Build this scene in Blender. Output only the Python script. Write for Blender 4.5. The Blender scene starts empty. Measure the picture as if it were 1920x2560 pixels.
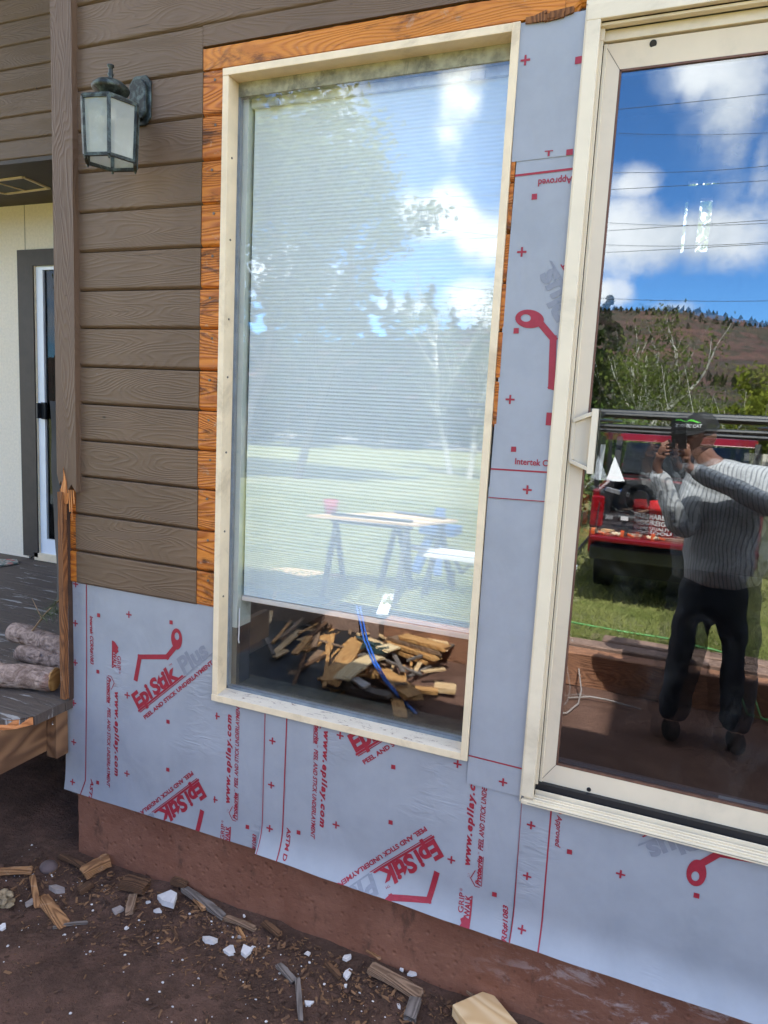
import bpy, bmesh, math, random
from mathutils import Vector, Matrix
R_ = math.radians
C = bpy.context.scene.collection
sc = bpy.context.scene

# ---------------------------------------------------------------- camera
D, H, F = 1.9, 1.78, 1763.73
def _rot(w):
    w = Vector(w); t = w.length
    return Matrix.Rotation(t, 3, w.normalized())
B0 = Matrix(((1, 0, 0), (0, 0, -1), (0, 1, 0)))
RC = B0 @ _rot((0.13070134, 0.078604, -0.38798309))       # world -> camera (x right, y down, z forward)
cam_d = bpy.data.cameras.new('camera'); cam = bpy.data.objects.new('camera', cam_d); C.objects.link(cam)
cam_d.sensor_fit = 'HORIZONTAL'; cam_d.sensor_width = 36; cam_d.lens = 36 * F / 1920
cam_d.clip_start = 0.01; cam_d.clip_end = 3000
rt = RC.transposed(); rm = rt @ Matrix(((1, 0, 0), (0, -1, 0), (0, 0, -1)))
cam.matrix_world = Matrix.Translation((0, -D, H)) @ rm.to_4x4()
sc.camera = cam

# ---------------------------------------------------------------- look
sc.view_settings.view_transform = 'Standard'; sc.view_settings.look = 'None'
sc.view_settings.exposure = 2.12; sc.view_settings.gamma = 1
sc.render.engine = 'CYCLES'
cy = sc.cycles
cy.use_denoising = True; cy.max_bounces = 8; cy.transparent_max_bounces = 24
cy.diffuse_bounces = 3; cy.glossy_bounces = 4; cy.sample_clamp_indirect = 6
cy.caustics_reflective = False; cy.caustics_refractive = False

# sun: comes over the roof from behind the house, a little from the right
SX, SY = -0.20, -0.60                                    # ground shift of a shadow per metre of height
sd = Vector((SX, SY, -1)).normalized()
sun_d = bpy.data.lights.new('sun', 'SUN'); sun = bpy.data.objects.new('sun', sun_d); C.objects.link(sun)
sun_d.energy = 5.0; sun_d.angle = R_(0.55); sun_d.color = (1, .955, .88)
sun.rotation_euler = sd.to_track_quat('-Z', 'Y').to_euler(); sun.location = (0, 0, 20)

def ray(px, py):
    return rt @ Vector(((px - 960) / F, (py - 1280) / F, 1))
def P(px, py, y=0):                                       # what the photo shows at a pixel, on the plane y
    d = ray(px, py); t = (D + y) / d.y; return Vector((d.x * t, y, H + d.z * t))
def Pz(px, py, z=0):                                      # seen directly, on the level z
    d = ray(px, py); t = (z - H) / d.z; return Vector((d.x * t, d.y * t - D, z))
def M(px, py, yd):                                        # seen in the glass, yd metres in front of the wall
    d = ray(px, py); t = (D + yd) / d.y; return Vector((d.x * t, -yd, H + d.z * t))
def G(px, py, z=0):                                       # seen in the glass, on the level z
    d = ray(px, py); t = (z - H) / d.z; return Vector((d.x * t, D - d.y * t, z))

# ---------------------------------------------------------------- nodes
class NT:
    def __init__(s, tree): s.t = tree; tree.nodes.clear()
    def n(s, typ, props=None, **inp):
        nd = s.t.nodes.new(typ)
        for k, v in (props or {}).items(): setattr(nd, k, v)
        for k, v in inp.items():
            key = int(k[1:]) if k[0] == 'i' and k[1:].isdigit() else k.replace('_', ' ')
            s.put(nd.inputs[key], v)
        return nd
    def put(s, sock, v):
        if isinstance(v, bpy.types.NodeSocket): s.t.links.new(v, sock)
        elif isinstance(v, (tuple, list)) and len(v) == 3 and sock.type == 'RGBA': sock.default_value = (*v, 1)
        else: sock.default_value = v
    def co(s, kind='Object'): return s.n('ShaderNodeTexCoord').outputs[kind]
    def mp(s, v, sc=(1, 1, 1), loc=(0, 0, 0), rot=(0, 0, 0)):
        return s.n('ShaderNodeMapping', i0=v, i1=loc, i2=rot, i3=sc).outputs[0]
    def noise(s, v, scale=5, det=4, rough=.5, dist=0):
        return s.n('ShaderNodeTexNoise', Vector=v, Scale=scale, Detail=det, Roughness=rough, Distortion=dist).outputs[0]
    def vor(s, v, scale=5, out='Distance', **k):
        return s.n('ShaderNodeTexVoronoi', k or None, Vector=v, Scale=scale).outputs[out]
    def m(s, op, a, b=0.0, c=0.0):
        return s.n('ShaderNodeMath', {'operation': op}, i0=a, i1=b, i2=c).outputs[0]
    def ramp(s, f, lo, hi, a=0.0, b=1.0):
        return s.n('ShaderNodeMapRange', {'interpolation_type': 'SMOOTHSTEP'}, i0=f, i1=lo, i2=hi, i3=a, i4=b).outputs[0]
    def mix(s, f, a, b):
        nd = s.n('ShaderNodeMix', {'data_type': 'RGBA'})
        s.put(nd.inputs[0], f); s.put(nd.inputs[6], a); s.put(nd.inputs[7], b); return nd.outputs[2]
    def sep(s, v): return s.n('ShaderNodeSeparateXYZ', i0=v).outputs
    def comb(s, x, y, z): return s.n('ShaderNodeCombineXYZ', i0=x, i1=y, i2=z).outputs[0]
    def bump(s, h, st=.5, d=.01, nrm=None):
        nd = s.n('ShaderNodeBump', Height=h, Strength=st, Distance=d)
        if nrm: s.put(nd.inputs['Normal'], nrm)
        return nd.outputs[0]
    def pr(s, **k):
        return s.n('ShaderNodeBsdfPrincipled', None, **k).outputs[0]
    def out(s, sh): s.n('ShaderNodeOutputMaterial', Surface=sh)
def mat(name):
    m = bpy.data.materials.new(name); m.use_nodes = True; return m, NT(m.node_tree)
def plain(name, col, rough=.6, var=.15, scale=20, bump=.15, metal=0, dirt=None, dirt_amt=.5, spec=.5):
    m, t = mat(name); v = t.co()
    a = t.noise(v, scale, 5, .6)
    c = t.mix(t.ramp(a, .3, .7), tuple(x * (1 - var) for x in col), tuple(min(1, x * (1 + var)) for x in col))
    if dirt:
        dn = t.noise(v, scale * .35, 8, .7, .6)
        c = t.mix(t.ramp(dn, .52, .68, 0, dirt_amt), c, dirt)
    args = dict(Base_Color=c, Roughness=rough, Metallic=metal, Specular_IOR_Level=spec)
    if bump: args['Normal'] = t.bump(t.noise(v, scale * 4, 5, .65), bump, .004)
    t.out(t.pr(**args)); return m

# ---------------------------------------------------------------- world: daylight with broken cloud
w = bpy.data.worlds.new('World'); sc.world = w; w.use_nodes = True
t = NT(w.node_tree)
sky = t.n('ShaderNodeTexSky', {'sky_type': 'NISHITA', 'sun_disc': False, 'sun_elevation': math.asin(-sd.z),
          'sun_rotation': math.atan2(-sd.x, -sd.y), 'altitude': 2200, 'air_density': 1.0, 'dust_density': .3, 'ozone_density': 2.5})
gv = t.n('ShaderNodeNewGeometry').outputs['Incoming']
dv = t.n('ShaderNodeVectorMath', {'operation': 'SCALE'}, i0=t.co('Generated'), Scale=1).outputs[0]
sx, sy, sz = t.sep(dv)
az = t.m('ARCTAN2', sx, t.m('MULTIPLY', sy, -1)); el = t.m('ARCSINE', sz)
ae = t.comb(az, el, 0)
wn = t.n('ShaderNodeTexNoise', Vector=dv, Scale=9, Detail=9, Roughness=.62).outputs[0]
wn2 = t.n('ShaderNodeTexNoise', Vector=t.mp(dv, (1, 1, 2.2)), Scale=2.6, Detail=8, Roughness=.6).outputs[0]
def azel(px, py):
    d = ray(px, py).normalized(); return math.atan2(d.x, d.y), math.asin(d.z)
blobs = [(1560, 605, 190, 48, .0), (1730, 592, 190, 72, .15), (1400, 610, 60, 30, 0), (1600, 460, 70, 34, -.25), (1850, 250, 90, 240, -.05), (1750, 160, 55, 100, -.2), (1905, 400, 40, 110, -.1),
         (1120, 545, 150, 54, .1), (1215, 590, 90, 64, .1), (1010, 520, 60, 26, -.1), (1140, 230, 60, 95, -.12), (800, 280, 120, 130, -.05), (690, 450, 110, 60, -.15),
         (1180, 755, 90, 60, 0), (1010, 765, 80, 40, 0), (850, 700, 60, 60, -.1), (700, 680, 120, 60, 0), (1530, 735, 60, 34, -.1), (1690, 770, 70, 25, -.1)]
acc = None
for px, py, rx, ry, k in blobs:
    a, e = azel(px, py)
    q = t.n('ShaderNodeVectorMath', {'operation': 'MULTIPLY'}, i0=t.n('ShaderNodeVectorMath', {'operation': 'SUBTRACT'}, i0=ae, i1=(a, e, 0)).outputs[0],
            i1=(F / rx / 1.3, F / ry / 1.25, 0)).outputs[0]
    l = t.n('ShaderNodeVectorMath', {'operation': 'LENGTH'}, i0=q).outputs['Value']
    l = t.m('SUBTRACT', 1 + k, l)
    acc = l if acc is None else t.m('MAXIMUM', acc, l)
# elsewhere in the sky: near-overcast noise cloud added out of view to whiten fill
wide = t.m('MULTIPLY', t.m('SUBTRACT', wn2, .40), 6)
inside = t.ramp(t.m('ABSOLUTE', az), .62, .75)
fill_cloud = t.m('MULTIPLY_ADD', wide, inside, t.m('MULTIPLY', t.m('SUBTRACT', 1, inside), -1))
dens = t.m('ADD', t.m('MAXIMUM', acc, fill_cloud), t.m('MULTIPLY', t.m('SUBTRACT', wn, .5), 2.5))
cov = t.ramp(dens, -.05, .8)
shade = t.ramp(t.noise(dv, 9, 5, .6), .35, .65)
ccol = t.mix(shade, (5.0, 5.3, 5.7), (7.6, 7.6, 7.6))
deep = t.n('ShaderNodeMix', {'data_type': 'RGBA', 'blend_type': 'MULTIPLY'}); t.put(deep.inputs[0], 1.0); t.put(deep.inputs[6], sky.outputs[0]); t.put(deep.inputs[7], (.46, .76, 1.0))
col = t.mix(cov, deep.outputs[2], ccol)
bg = t.n('ShaderNodeBackground', Color=col, Strength=.15)
t.n('ShaderNodeOutputWorld', Surface=bg.outputs[0])

# ---------------------------------------------------------------- mesh helpers
class MB:
    def __init__(s): s.v = []; s.f = []
    def add(s, vs, fs):
        b = len(s.v); s.v += [Vector(v) for v in vs]; s.f += [tuple(i + b for i in f) for f in fs]; return s
    def box(s, a, b, m=None):
        x0, y0, z0 = a; x1, y1, z1 = b
        vs = [Vector(p) for p in ((x0, y0, z0), (x1, y0, z0), (x1, y1, z0), (x0, y1, z0), (x0, y0, z1), (x1, y0, z1), (x1, y1, z1), (x0, y1, z1))]
        if m: vs = [m @ v for v in vs]
        return s.add(vs, [(0, 3, 2, 1), (4, 5, 6, 7), (0, 1, 5, 4), (1, 2, 6, 5), (2, 3, 7, 6), (3, 0, 4, 7)])
    def beam(s, p, q, w, h, roll=0):                      # a box from p to q
        p, q = Vector(p), Vector(q); d = q - p; L = d.length
        m = Matrix.Translation(p) @ d.to_track_quat('X', 'Z').to_matrix().to_4x4() @ Matrix.Rotation(roll, 4, 'X')
        return s.box((0, -w / 2, -h / 2), (L, w / 2, h / 2), m)
    def tube(s, pts, r, n=8, cap=True):
        pts = [Vector(p) for p in pts]; rs = r if isinstance(r, (list, tuple)) else [r] * len(pts); rings = []
        up = None; b = len(s.v)
        for i, p in enumerate(pts):
            d = (pts[min(i + 1, len(pts) - 1)] - pts[max(i - 1, 0)]).normalized()
            if up is None: up = Vector((0, 0, 1)) if abs(d.z) < .9 else Vector((1, 0, 0))
            x = d.cross(up).normalized(); up = x.cross(d).normalized()
            for k in range(n):
                a = 2 * math.pi * k / n; s.v.append(p + (x * math.cos(a) + up * math.sin(a)) * rs[i])
        for i in range(len(pts) - 1):
            for k in range(n):
                k2 = (k + 1) % n
                s.f.append((b + i * n + k, b + i * n + k2, b + (i + 1) * n + k2, b + (i + 1) * n + k))
        if cap:
            s.f.append(tuple(b + k for k in reversed(range(n)))); s.f.append(tuple(b + (len(pts) - 1) * n + k for k in range(n)))
        return s
    def lathe(s, c, prof, n=20):
        c = Vector(c); b = len(s.v)
        for r, z in prof:
            for k in range(n):
                a = 2 * math.pi * k / n; s.v.append(c + Vector((r * math.cos(a), r * math.sin(a), z)))
        for i in range(len(prof) - 1):
            for k in range(n):
                k2 = (k + 1) % n; s.f.append((b + i * n + k, b + i * n + k2, b + (i + 1) * n + k2, b + (i + 1) * n + k))
        return s
    def prism(s, poly, off):                              # polygon extruded by the vector off
        off = Vector(off); n = len(poly); vs = [Vector(p) for p in poly]; vs += [p + off for p in vs]
        fs = [tuple(range(n)), tuple(reversed(range(n, 2 * n)))] + [(i, i + n, (i + 1) % n + n, (i + 1) % n) for i in range(n)]
        return s.add(vs, fs)
    def ball(s, c, r, sub=2, m=None, jit=0, rng=None):
        bm = bmesh.new(); bmesh.ops.create_icosphere(bm, subdivisions=sub, radius=1)
        c = Vector(c); r = Vector(r) if not isinstance(r, (int, float)) else Vector((r, r, r)); bm.verts.index_update()
        vs = []
        for v in bm.verts:
            q = v.co.copy()
            if jit: q *= 1 + rng.uniform(-jit, jit)
            q = Vector((q.x * r.x, q.y * r.y, q.z * r.z)); q = m @ q if m else q; vs.append(q + c)
        s.add(vs, [tuple(v.index for v in f.verts) for f in bm.faces]); bm.free(); return s
def tag(o, label=None, cat=None, group=None, kind=None):
    if label: o['label'] = label
    if cat: o['category'] = cat
    if group: o['group'] = group
    if kind: o['kind'] = kind
    return o
def obj(name, mb, material, parent=None, smooth=False, bevel=0, fix=True):
    me = bpy.data.meshes.new(name)
    vs = mb.v
    if parent is not None:
        o0 = parent['_w']; loc = Vector((0, 0, 0)); base = Vector(o0)
    else:
        xs = [v.x for v in vs]; ys = [v.y for v in vs]; zs = [v.z for v in vs]
        base = Vector(((min(xs) + max(xs)) / 2, (min(ys) + max(ys)) / 2, min(zs))); loc = base
    me.from_pydata([v - base for v in vs], [], mb.f)
    if fix:
        bm = bmesh.new(); bm.from_mesh(me); bmesh.ops.recalc_face_normals(bm, faces=bm.faces); bm.to_mesh(me); bm.free()
    if smooth:
        for p in me.polygons: p.use_smooth = True
    me.materials.append(material)
    o = bpy.data.objects.new(name, me); C.objects.link(o); o.location = loc
    if parent is not None: o.parent = parent
    o['_w'] = tuple(base)
    if bevel:
        md = o.modifiers.new('bevel', 'BEVEL'); md.width = bevel; md.segments = 2; md.limit_method = 'ANGLE'
    return o
def empty(name, loc, label, cat, group=None):
    o = bpy.data.objects.new(name, None); C.objects.link(o); o.location = loc; o['_w'] = tuple(loc); o.empty_display_size = .1
    return tag(o, label, cat, group)
def copy_tree(o, loc, rz=0, scale=1, label=None):
    c = o.copy(); C.objects.link(c); c.location = loc; c.rotation_euler = (0, 0, rz); c.scale = (scale,) * 3
    if label: c['label'] = label
    for ch in o.children:
        d = ch.copy(); C.objects.link(d); d.parent = c
        for g in ch.children:
            e = g.copy(); C.objects.link(e); e.parent = d
    return c

# ---------------------------------------------------------------- materials
def grain_wood(name, light, dark, axis='x', board=None, board0=0.0, rough=.6, bump=.6, line=46, paint=None, char=None, spec=.35, ring_scale=1.0, contrast=1.0):
    """planks with contour-like growth rings; axis = direction of the grain"""
    m, t = mat(name); v = t.co(); x, y, z = t.sep(v)
    if axis == 'x': g, across, o3 = x, z, y
    elif axis == 'z': g, across, o3 = z, x, y
    else: g, across, o3 = y, x, z
    if board: idx = t.m('FLOOR', t.m('DIVIDE', t.m('SUBTRACT', across, board0), board))
    else: idx = 0.0
    seed = t.m('MULTIPLY', idx, 7.31)
    cv = t.comb(t.m('MULTIPLY', g, 1.15 * ring_scale), t.m('MULTIPLY', across, 6.5 * ring_scale), t.m('ADD', seed, t.m('MULTIPLY', o3, 5)))
    n1 = t.noise(cv, 1.25, 1.5, .45, .25)
    rings = t.m('SINE', t.m('MULTIPLY', n1, line * 3.2))
    fine = t.noise(t.comb(t.m('MULTIPLY', g, 6), t.m('MULTIPLY', across, 190), t.m('ADD', seed, o3)), 1, 4, .6)
    hgt = t.m('ADD', t.m('MULTIPLY', t.m('POWER', t.m('MULTIPLY_ADD', rings, .5, .5), 2.2), .8), t.m('MULTIPLY', fine, .7))
    crack = t.ramp(t.noise(t.comb(t.m('MULTIPLY', g, 3.5), t.m('MULTIPLY', across, 90), seed), 1, 3, .6), .70, .74)
    hgt2 = t.m('SUBTRACT', hgt, t.m('MULTIPLY', crack, 1.6))
    big = t.noise(t.comb(t.m('MULTIPLY', g, 2), t.m('MULTIPLY', across, 5), seed), 1.4, 5, .6)
    f = t.m('ADD', t.m('MULTIPLY', t.m('MULTIPLY_ADD', rings, .5, .5), .55 * contrast), t.m('MULTIPLY', fine, .6 * contrast))
    c = t.mix(t.ramp(f, .15, 1.05), light, dark)
    c = t.mix(t.ramp(big, .4, .75, 0, .35), c, tuple(q * .62 for q in light))
    if paint:
        bt = t.n('ShaderNodeTexWhiteNoise', {'noise_dimensions': '1D'}, W=idx).outputs[0] if board else .5
        pc = t.mix(t.ramp(t.noise(v, 3, 5, .6), .3, .7), tuple(q * .9 for q in paint), tuple(q * 1.1 for q in paint))
        pc = t.mix(t.m('MULTIPLY', bt, .25), pc, tuple(q * .78 for q in paint))
        pc = t.mix(t.m('MULTIPLY', crack, .75), pc, tuple(q * .3 for q in paint))
        c = t.mix(t.ramp(rings, -.2, 1, 0, .06), pc, tuple(q * .6 for q in paint))
        c = t.mix(t.ramp(fine, .5, .8, 0, .35), c, tuple(q * .55 for q in paint))
        c = t.mix(t.ramp(t.noise(v, 1.1, 6, .65, .5), .5, .75, 0, .35), c, tuple(q * 1.35 for q in paint))
        kn = t.vor(t.mp(v, (2.3, 2.3, 5.5)), 1.7)
        c = t.mix(t.ramp(kn, .02, .05, .8, 0), c, (.012, .008, .006))
    if char:
        bn = t.noise(t.mp(v, (1, 1, 1) if axis == 'z' else (.45, 1, 1.3)), 8, 8, .75, .8)
        c = t.mix(t.ramp(bn, .50, .66, 0, char), c, (.06, .022, .009))
        bn2 = t.noise(v, 23, 6, .7, .4); c = t.mix(t.ramp(bn2, .6, .68, 0, char * .6), c, (.42, .27, .17))
        kn = t.vor(t.mp(v, (3, 3, 5)), 2.0)
        c = t.mix(t.ramp(kn, .03, .10, .85, 0), c, (.05, .015, .006))
    if paint is None: c = t.mix(t.m('MULTIPLY', crack, .7), c, tuple(q * .12 for q in light))
    t.out(t.pr(Base_Color=c, Roughness=rough, Specular_IOR_Level=spec, Normal=t.bump(hgt2, bump, .0022)))
    return m
LZ = [3.407, 3.279, 3.151, 3.023, 2.895, 2.767, 2.639, 2.511, 2.383, 2.2565, 2.130, 2.006, 1.876, 1.749, 1.621, 1.493, 1.356, 1.220, 1.098]
M_siding = grain_wood('painted_cedar', (0, 0, 0), (0, 0, 0), 'x', .1277, 1.098, rough=.55, bump=.42, paint=(.142, .090, .054), line=84)
M_orange = grain_wood('bare_cedar', (.60, .20, .028), (.33, .085, .014), 'x', .1277, 1.098, rough=.5, bump=.8, char=.95, line=74)
M_orange2 = grain_wood('bare_cedar_header', (.62, .225, .030), (.40, .115, .015), 'x', rough=.45, bump=.5, char=.75, line=80, contrast=.8)
M_post = grain_wood('painted_trim', (0, 0, 0), (0, 0, 0), 'z', rough=.55, bump=.7, paint=(.130, .080, .050), line=70)
M_dark = plain('dark_brown_paint', (.042, .030, .022), .6, .15, 12, .3)
M_raw = grain_wood('splintered_cedar', (.27, .11, .038), (.10, .038, .015), 'z', rough=.8, bump=1, line=60, char=.6)
M_trim = plain('cream_paint', (.78, .63, .42), .45, .06, 14, .25, dirt=(.40, .30, .18), dirt_amt=.45)
M_vinyl = plain('cream_aluminium', (.76, .65, .47), .35, .04, 6, .05, dirt=(.44, .36, .25), dirt_amt=.4)
M_sash = plain('cream_sash', (.72, .60, .43), .4, .04, 5, .06, dirt=(.42, .37, .28), dirt_amt=.3)
M_black = plain('black_rubber', (.012, .012, .014), .5, .1, 10, 0)
M_brownline = plain('brown_gasket', (.16, .075, .045), .6, .2, 30, 0)
M_stucco = plain('cream_stucco', (.82, .72, .56), .9, .05, 60, .8, spec=.2)
M_white = plain('white_vinyl', (.82, .83, .84), .35, .03, 8, .02)

def glass_mat(name, refl, tint=(.90, .96, 1), dust=.04, rough=.0, dcol=(.6, .6, .58), trans=(.96, .98, .98), wav=0.0, base=0.0):
    m, t = mat(name); v = t.co()
    fc = t.n('ShaderNodeLayerWeight', Blend=.5).outputs['Facing']
    f = t.m('ADD', t.m('MULTIPLY', t.m('POWER', fc, 5), .7), refl)
    g = t.n('ShaderNodeBsdfGlossy', Color=tint, Roughness=rough)
    if wav: t.put(g.inputs['Normal'], t.bump(t.noise(t.mp(v, (1, 1, .6)), 1.6, 1, .4), wav, .01))
    tr = t.n('ShaderNodeBsdfTransparent', Color=trans)
    a = t.n('ShaderNodeMixShader', i0=f, i1=tr.outputs[0], i2=g.outputs[0]).outputs[0]
    sp = t.ramp(t.vor(v, 85, 'Distance'), .05, .12, .55, 0)
    sm = t.ramp(t.noise(v, 3.2, 7, .7, 1.2), .5, .8, 0, 1)
    dd = t.m('MULTIPLY', t.m('ADD', t.m('MULTIPLY', sp, t.ramp(t.noise(v, 6, 3, .6), .45, .65)), t.m('MULTIPLY', sm, .8)), dust)
    if base: dd = t.m('ADD', dd, base)
    df = t.n('ShaderNodeBsdfDiffuse', Color=dcol)
    t.out(t.n('ShaderNodeMixShader', i0=dd, i1=a, i2=df.outputs[0]).outputs[0]); return m
YF = .0105
M_glass1 = glass_mat('door_glass_outer', .150, dust=.06, trans=(.66, .68, .70))
M_glass2 = glass_mat('door_glass_inner', .140, dust=0, trans=(.66, .68, .70))
M_wglass1 = glass_mat('window_glass_outer', .13, dust=.03, trans=(1, 1, 1))
M_wglass2 = glass_mat('window_glass_inner', .06, dust=0, trans=(1, 1, 1))
M_pglass = glass_mat('patio_glass', .02, dust=0, trans=(.5, .5, .5))

# membrane film and its printing
m, t = mat('underlayment_film'); v = t.co(); M_film = m
wv = t.noise(t.mp(v, (2.2, 1, 1.2)), 2.4, 3, .5, .6)
cr = t.noise(t.mp(v, (9, 9, 26), rot=(0, .25, 0)), 1.6, 2, .5, 1.0)
crm = t.ramp(t.noise(v, 1.9, 2, .5), .5, .66)
weave = t.n('ShaderNodeTexWave', {'wave_type': 'BANDS', 'bands_direction': 'X'}, Vector=v, Scale=160, Distortion=.6).outputs[1]
weave2 = t.n('ShaderNodeTexWave', {'wave_type': 'BANDS', 'bands_direction': 'Z'}, Vector=v, Scale=160, Distortion=.6).outputs[1]
hg = t.m('ADD', t.m('MULTIPLY', t.m('ADD', weave, weave2), .012), t.m('ADD', t.m('MULTIPLY', wv, 1.2), t.m('MULTIPLY', t.m('MULTIPLY', cr, crm), 1.3)))
c = t.mix(t.ramp(t.noise(v, 5, 6, .65), .3, .75), (.335, .348, .375), (.285, .30, .325))
c = t.mix(t.ramp(t.noise(v, 2.2, 7, .75, .8), .56, .74, 0, .28), c, (.36, .33, .30))
t.out(t.pr(Base_Color=c, Roughness=.42, Specular_IOR_Level=.5, Normal=t.bump(hg, .55, .012)))
M_red = plain('red_print_ink', (.30, .018, .034), .5, .1, 60, 0)
M_grey = plain('grey_print_ink', (.225, .235, .27), .5, .06, 60, 0)
M_wht = plain('white_print_gap', (.42, .445, .53), .45, .04, 30, 0)

# concrete and dirt
m, t = mat('stained_foundation'); v = t.co(); M_found = m
a = t.noise(v, 4, 8, .68, .4); b = t.noise(t.mp(v, (1, 1, .5)), 12, 6, .7)
c = t.mix(t.ramp(a, .3, .7), (.185, .076, .046), (.255, .115, .072))
c = t.mix(t.ramp(b, .57, .7, 0, .6), c, (.07, .04, .028))
x, y, z = t.sep(v)
chalk = t.m('MULTIPLY', t.ramp(t.noise(t.mp(v, (3, 3, 7)), 3.2, 7, .72, .5), .50, .64), t.ramp(x, -.5, -.05))
c = t.mix(t.m('MULTIPLY', t.m('MULTIPLY', chalk, t.ramp(z, .02, .12)), .7), c, (.42, .33, .30))
c = t.mix(t.m('MULTIPLY', t.ramp(t.vor(v, 26), .05, .16, 1, 0), .4), c, (.06, .03, .02))
hh = t.m('ADD', t.noise(v, 22, 8, .7), t.m('MULTIPLY', t.ramp(t.vor(v, 30), 0, .3), .5))
t.out(t.pr(Base_Color=c, Roughness=.92, Specular_IOR_Level=.15, Normal=t.bump(hh, .8, .01)))
m, t = mat('red_dirt'); v = t.co(); M_dirt = m
a = t.noise(v, 3.2, 9, .68, .3); b = t.noise(v, 30, 6, .7)
c = t.mix(t.ramp(a, .3, .72), (.145, .078, .056), (.225, .125, .092))
c = t.mix(t.ramp(b, .55, .72, 0, .5), c, (.09, .048, .035))
x, y, z = t.sep(v)
wet = t.ramp(y, -.62, -.1)
c = t.mix(t.m('MULTIPLY', wet, t.ramp(t.noise(v, 7, 6, .7), .35, .6, .25, .75)), c, (.060, .038, .028))
c = t.mix(t.ramp(t.vor(v, 120), .03, .10, .55, 0), c, (.42, .34, .28))
hh = t.m('ADD', t.m('MULTIPLY', t.noise(v, 12, 8, .7), 1.2), t.m('MULTIPLY', t.noise(v, 60, 5, .7), .8))
t.out(t.pr(Base_Color=c, Roughness=.95, Specular_IOR_Level=.1, Normal=t.bump(hh, 1, .022)))
# ---------------------------------------------------------------- ground
def grid(x0, x1, y0, y1, nx, ny, hf):
    mb = MB()
    for j in range(ny + 1):
        for i in range(nx + 1):
            x = x0 + (x1 - x0) * i / nx; y = y0 + (y1 - y0) * j / ny; mb.v.append(Vector((x, y, hf(x, y))))
    for j in range(ny):
        for i in range(nx):
            a = j * (nx + 1) + i; mb.f.append((a, a + 1, a + nx + 2, a + nx + 1))
    return mb
from mathutils import noise as mn
def dirt_h(x, y):
    h = .018 * mn.noise(Vector((x * 1.3, y * 1.3, 0))) + .012 * mn.noise(Vector((x * 5, y * 5, 3))) + .006 * mn.noise(Vector((x * 17, y * 17, 7)))
    if y > -.22: h += .03 * (1 - min(1, -y / .22)) * (1 if y < 0 else 1) + .012 * mn.noise(Vector((x * 9, y * 9, 1)))
    if x < -2.0: h += .05 * min(1, (-2.0 - x))
    return h - .01
def lawn_h(x, y):
    if y > -3.6: return .22 + .01 * mn.noise(Vector((x * 2, y * 2, 0)))
    k = min(1, (-3.6 - y) / 2.0); k = k * k * (3 - 2 * k)
    return .22 - .30 * k + .02 * mn.noise(Vector((x * .5, y * .5, 0)))
d = obj('ground', grid(-9, 4.5, -3.1, 2.6, 300, 150, dirt_h), M_dirt, smooth=True, fix=False); tag(d, kind='structure')
m, t = mat('lawn_soil'); v = t.co(); M_lawn = m
a = t.noise(v, .7, 8, .7, .5)
c = t.mix(t.ramp(a, .35, .65), (.20, .215, .075), (.30, .29, .12)); c = t.mix(t.ramp(t.noise(v, 9, 6, .7), .5, .75, 0, .5), c, (.16, .14, .07))
t.out(t.pr(Base_Color=c, Roughness=.95, Normal=t.bump(t.noise(v, 40, 6, .7), 1, .03)))
ys = [-3.06 - .1 * i for i in range(40)] + [-7.2 - 2 * i for i in range(60)] + [-150, -260, -600]
xs = [-400, -150] + [-60 + 4 * i for i in range(10)] + [-19 + .7 * i for i in range(42)] + [14 + 5 * i for i in range(10)] + [150, 400]
mb = MB()
for y in ys:
    for x in xs: mb.v.append(Vector((x, y, lawn_h(x, y))))
nx = len(xs)
for j in range(len(ys) - 1):
    for i in range(nx - 1): a = j * nx + i; mb.f.append((a, a + nx, a + nx + 1, a + 1))
tag(obj('lawn', mb, M_lawn, smooth=True, fix=False), kind='structure')
base = MB().box((-400, -3.2, -.6), (-9, 300, -.35)); base.box((4.5, -3.2, -.6), (400, 300, -.35)); base.box((-9, 2.6, -.6), (4.5, 300, -.35))
tag(obj('ground', base, M_dirt), kind='structure')

# ---------------------------------------------------------------- house
WX0, WX1 = P(557, 171).x, P(1302, 53).x; WZ0, WZ1 = P(531, 1750).z, P(557, 171).z      # window trim, outer
DX0 = P(1468, 46).x; DZ1 = P(1470, 19).z + .004; DZ0 = P(1311, 2005).z; DX1 = 1.62
XL = -2.018
house = empty('house', (0, 0, 0), 'brown board-sided house wall under repair with bare orange cedar around its window', 'house')
def boards(x0, x1, zlist, yf=0.0, mb=None, wob=.001, seed=1):
    """shiplap boards: flat faces with an eased V joint between them"""
    rg = random.Random(seed); mb = mb or MB()
    for z1, z0 in zip(zlist, zlist[1:]):
        dy = rg.uniform(-wob, wob); n = max(2, int((x1 - x0) / .12)); xs = [x0 + (x1 - x0) * i / n for i in range(n + 1)]
        prof = [(.016, z0 + .0005), (.0095, z0 + .002), (.0015, z0 + .0085), (0, z0 + .012), (0, z1 - .004), (.0012, z1 - .002), (.016, z1 - .0005)]
        b = len(mb.v)
        for x in xs:
            for k, (yy, zz) in enumerate(prof):
                wz = .0012 * mn.noise(Vector((x * 4, zz * 3, seed)))
                mb.v.append(Vector((x, yf + dy + yy + (.0012 * mn.noise(Vector((x * 3, z0 * 9, seed))) if 0 < k < 6 else 0), zz + wz)))
        np_ = len(prof)
        for i in range(n):
            for k in range(np_ - 1):
                a = b + i * np_ + k; mb.f.append((a, a + np_, a + np_ + 1, a + 1))
        for i, rev in ((0, 0), (n, 1)):
            f = tuple(b + i * np_ + k for k in range(np_)); mb.f.append(f if not rev else tuple(reversed(f)))
    return mb
XO = P(500, 700).x                                        # painted / bare border
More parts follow.
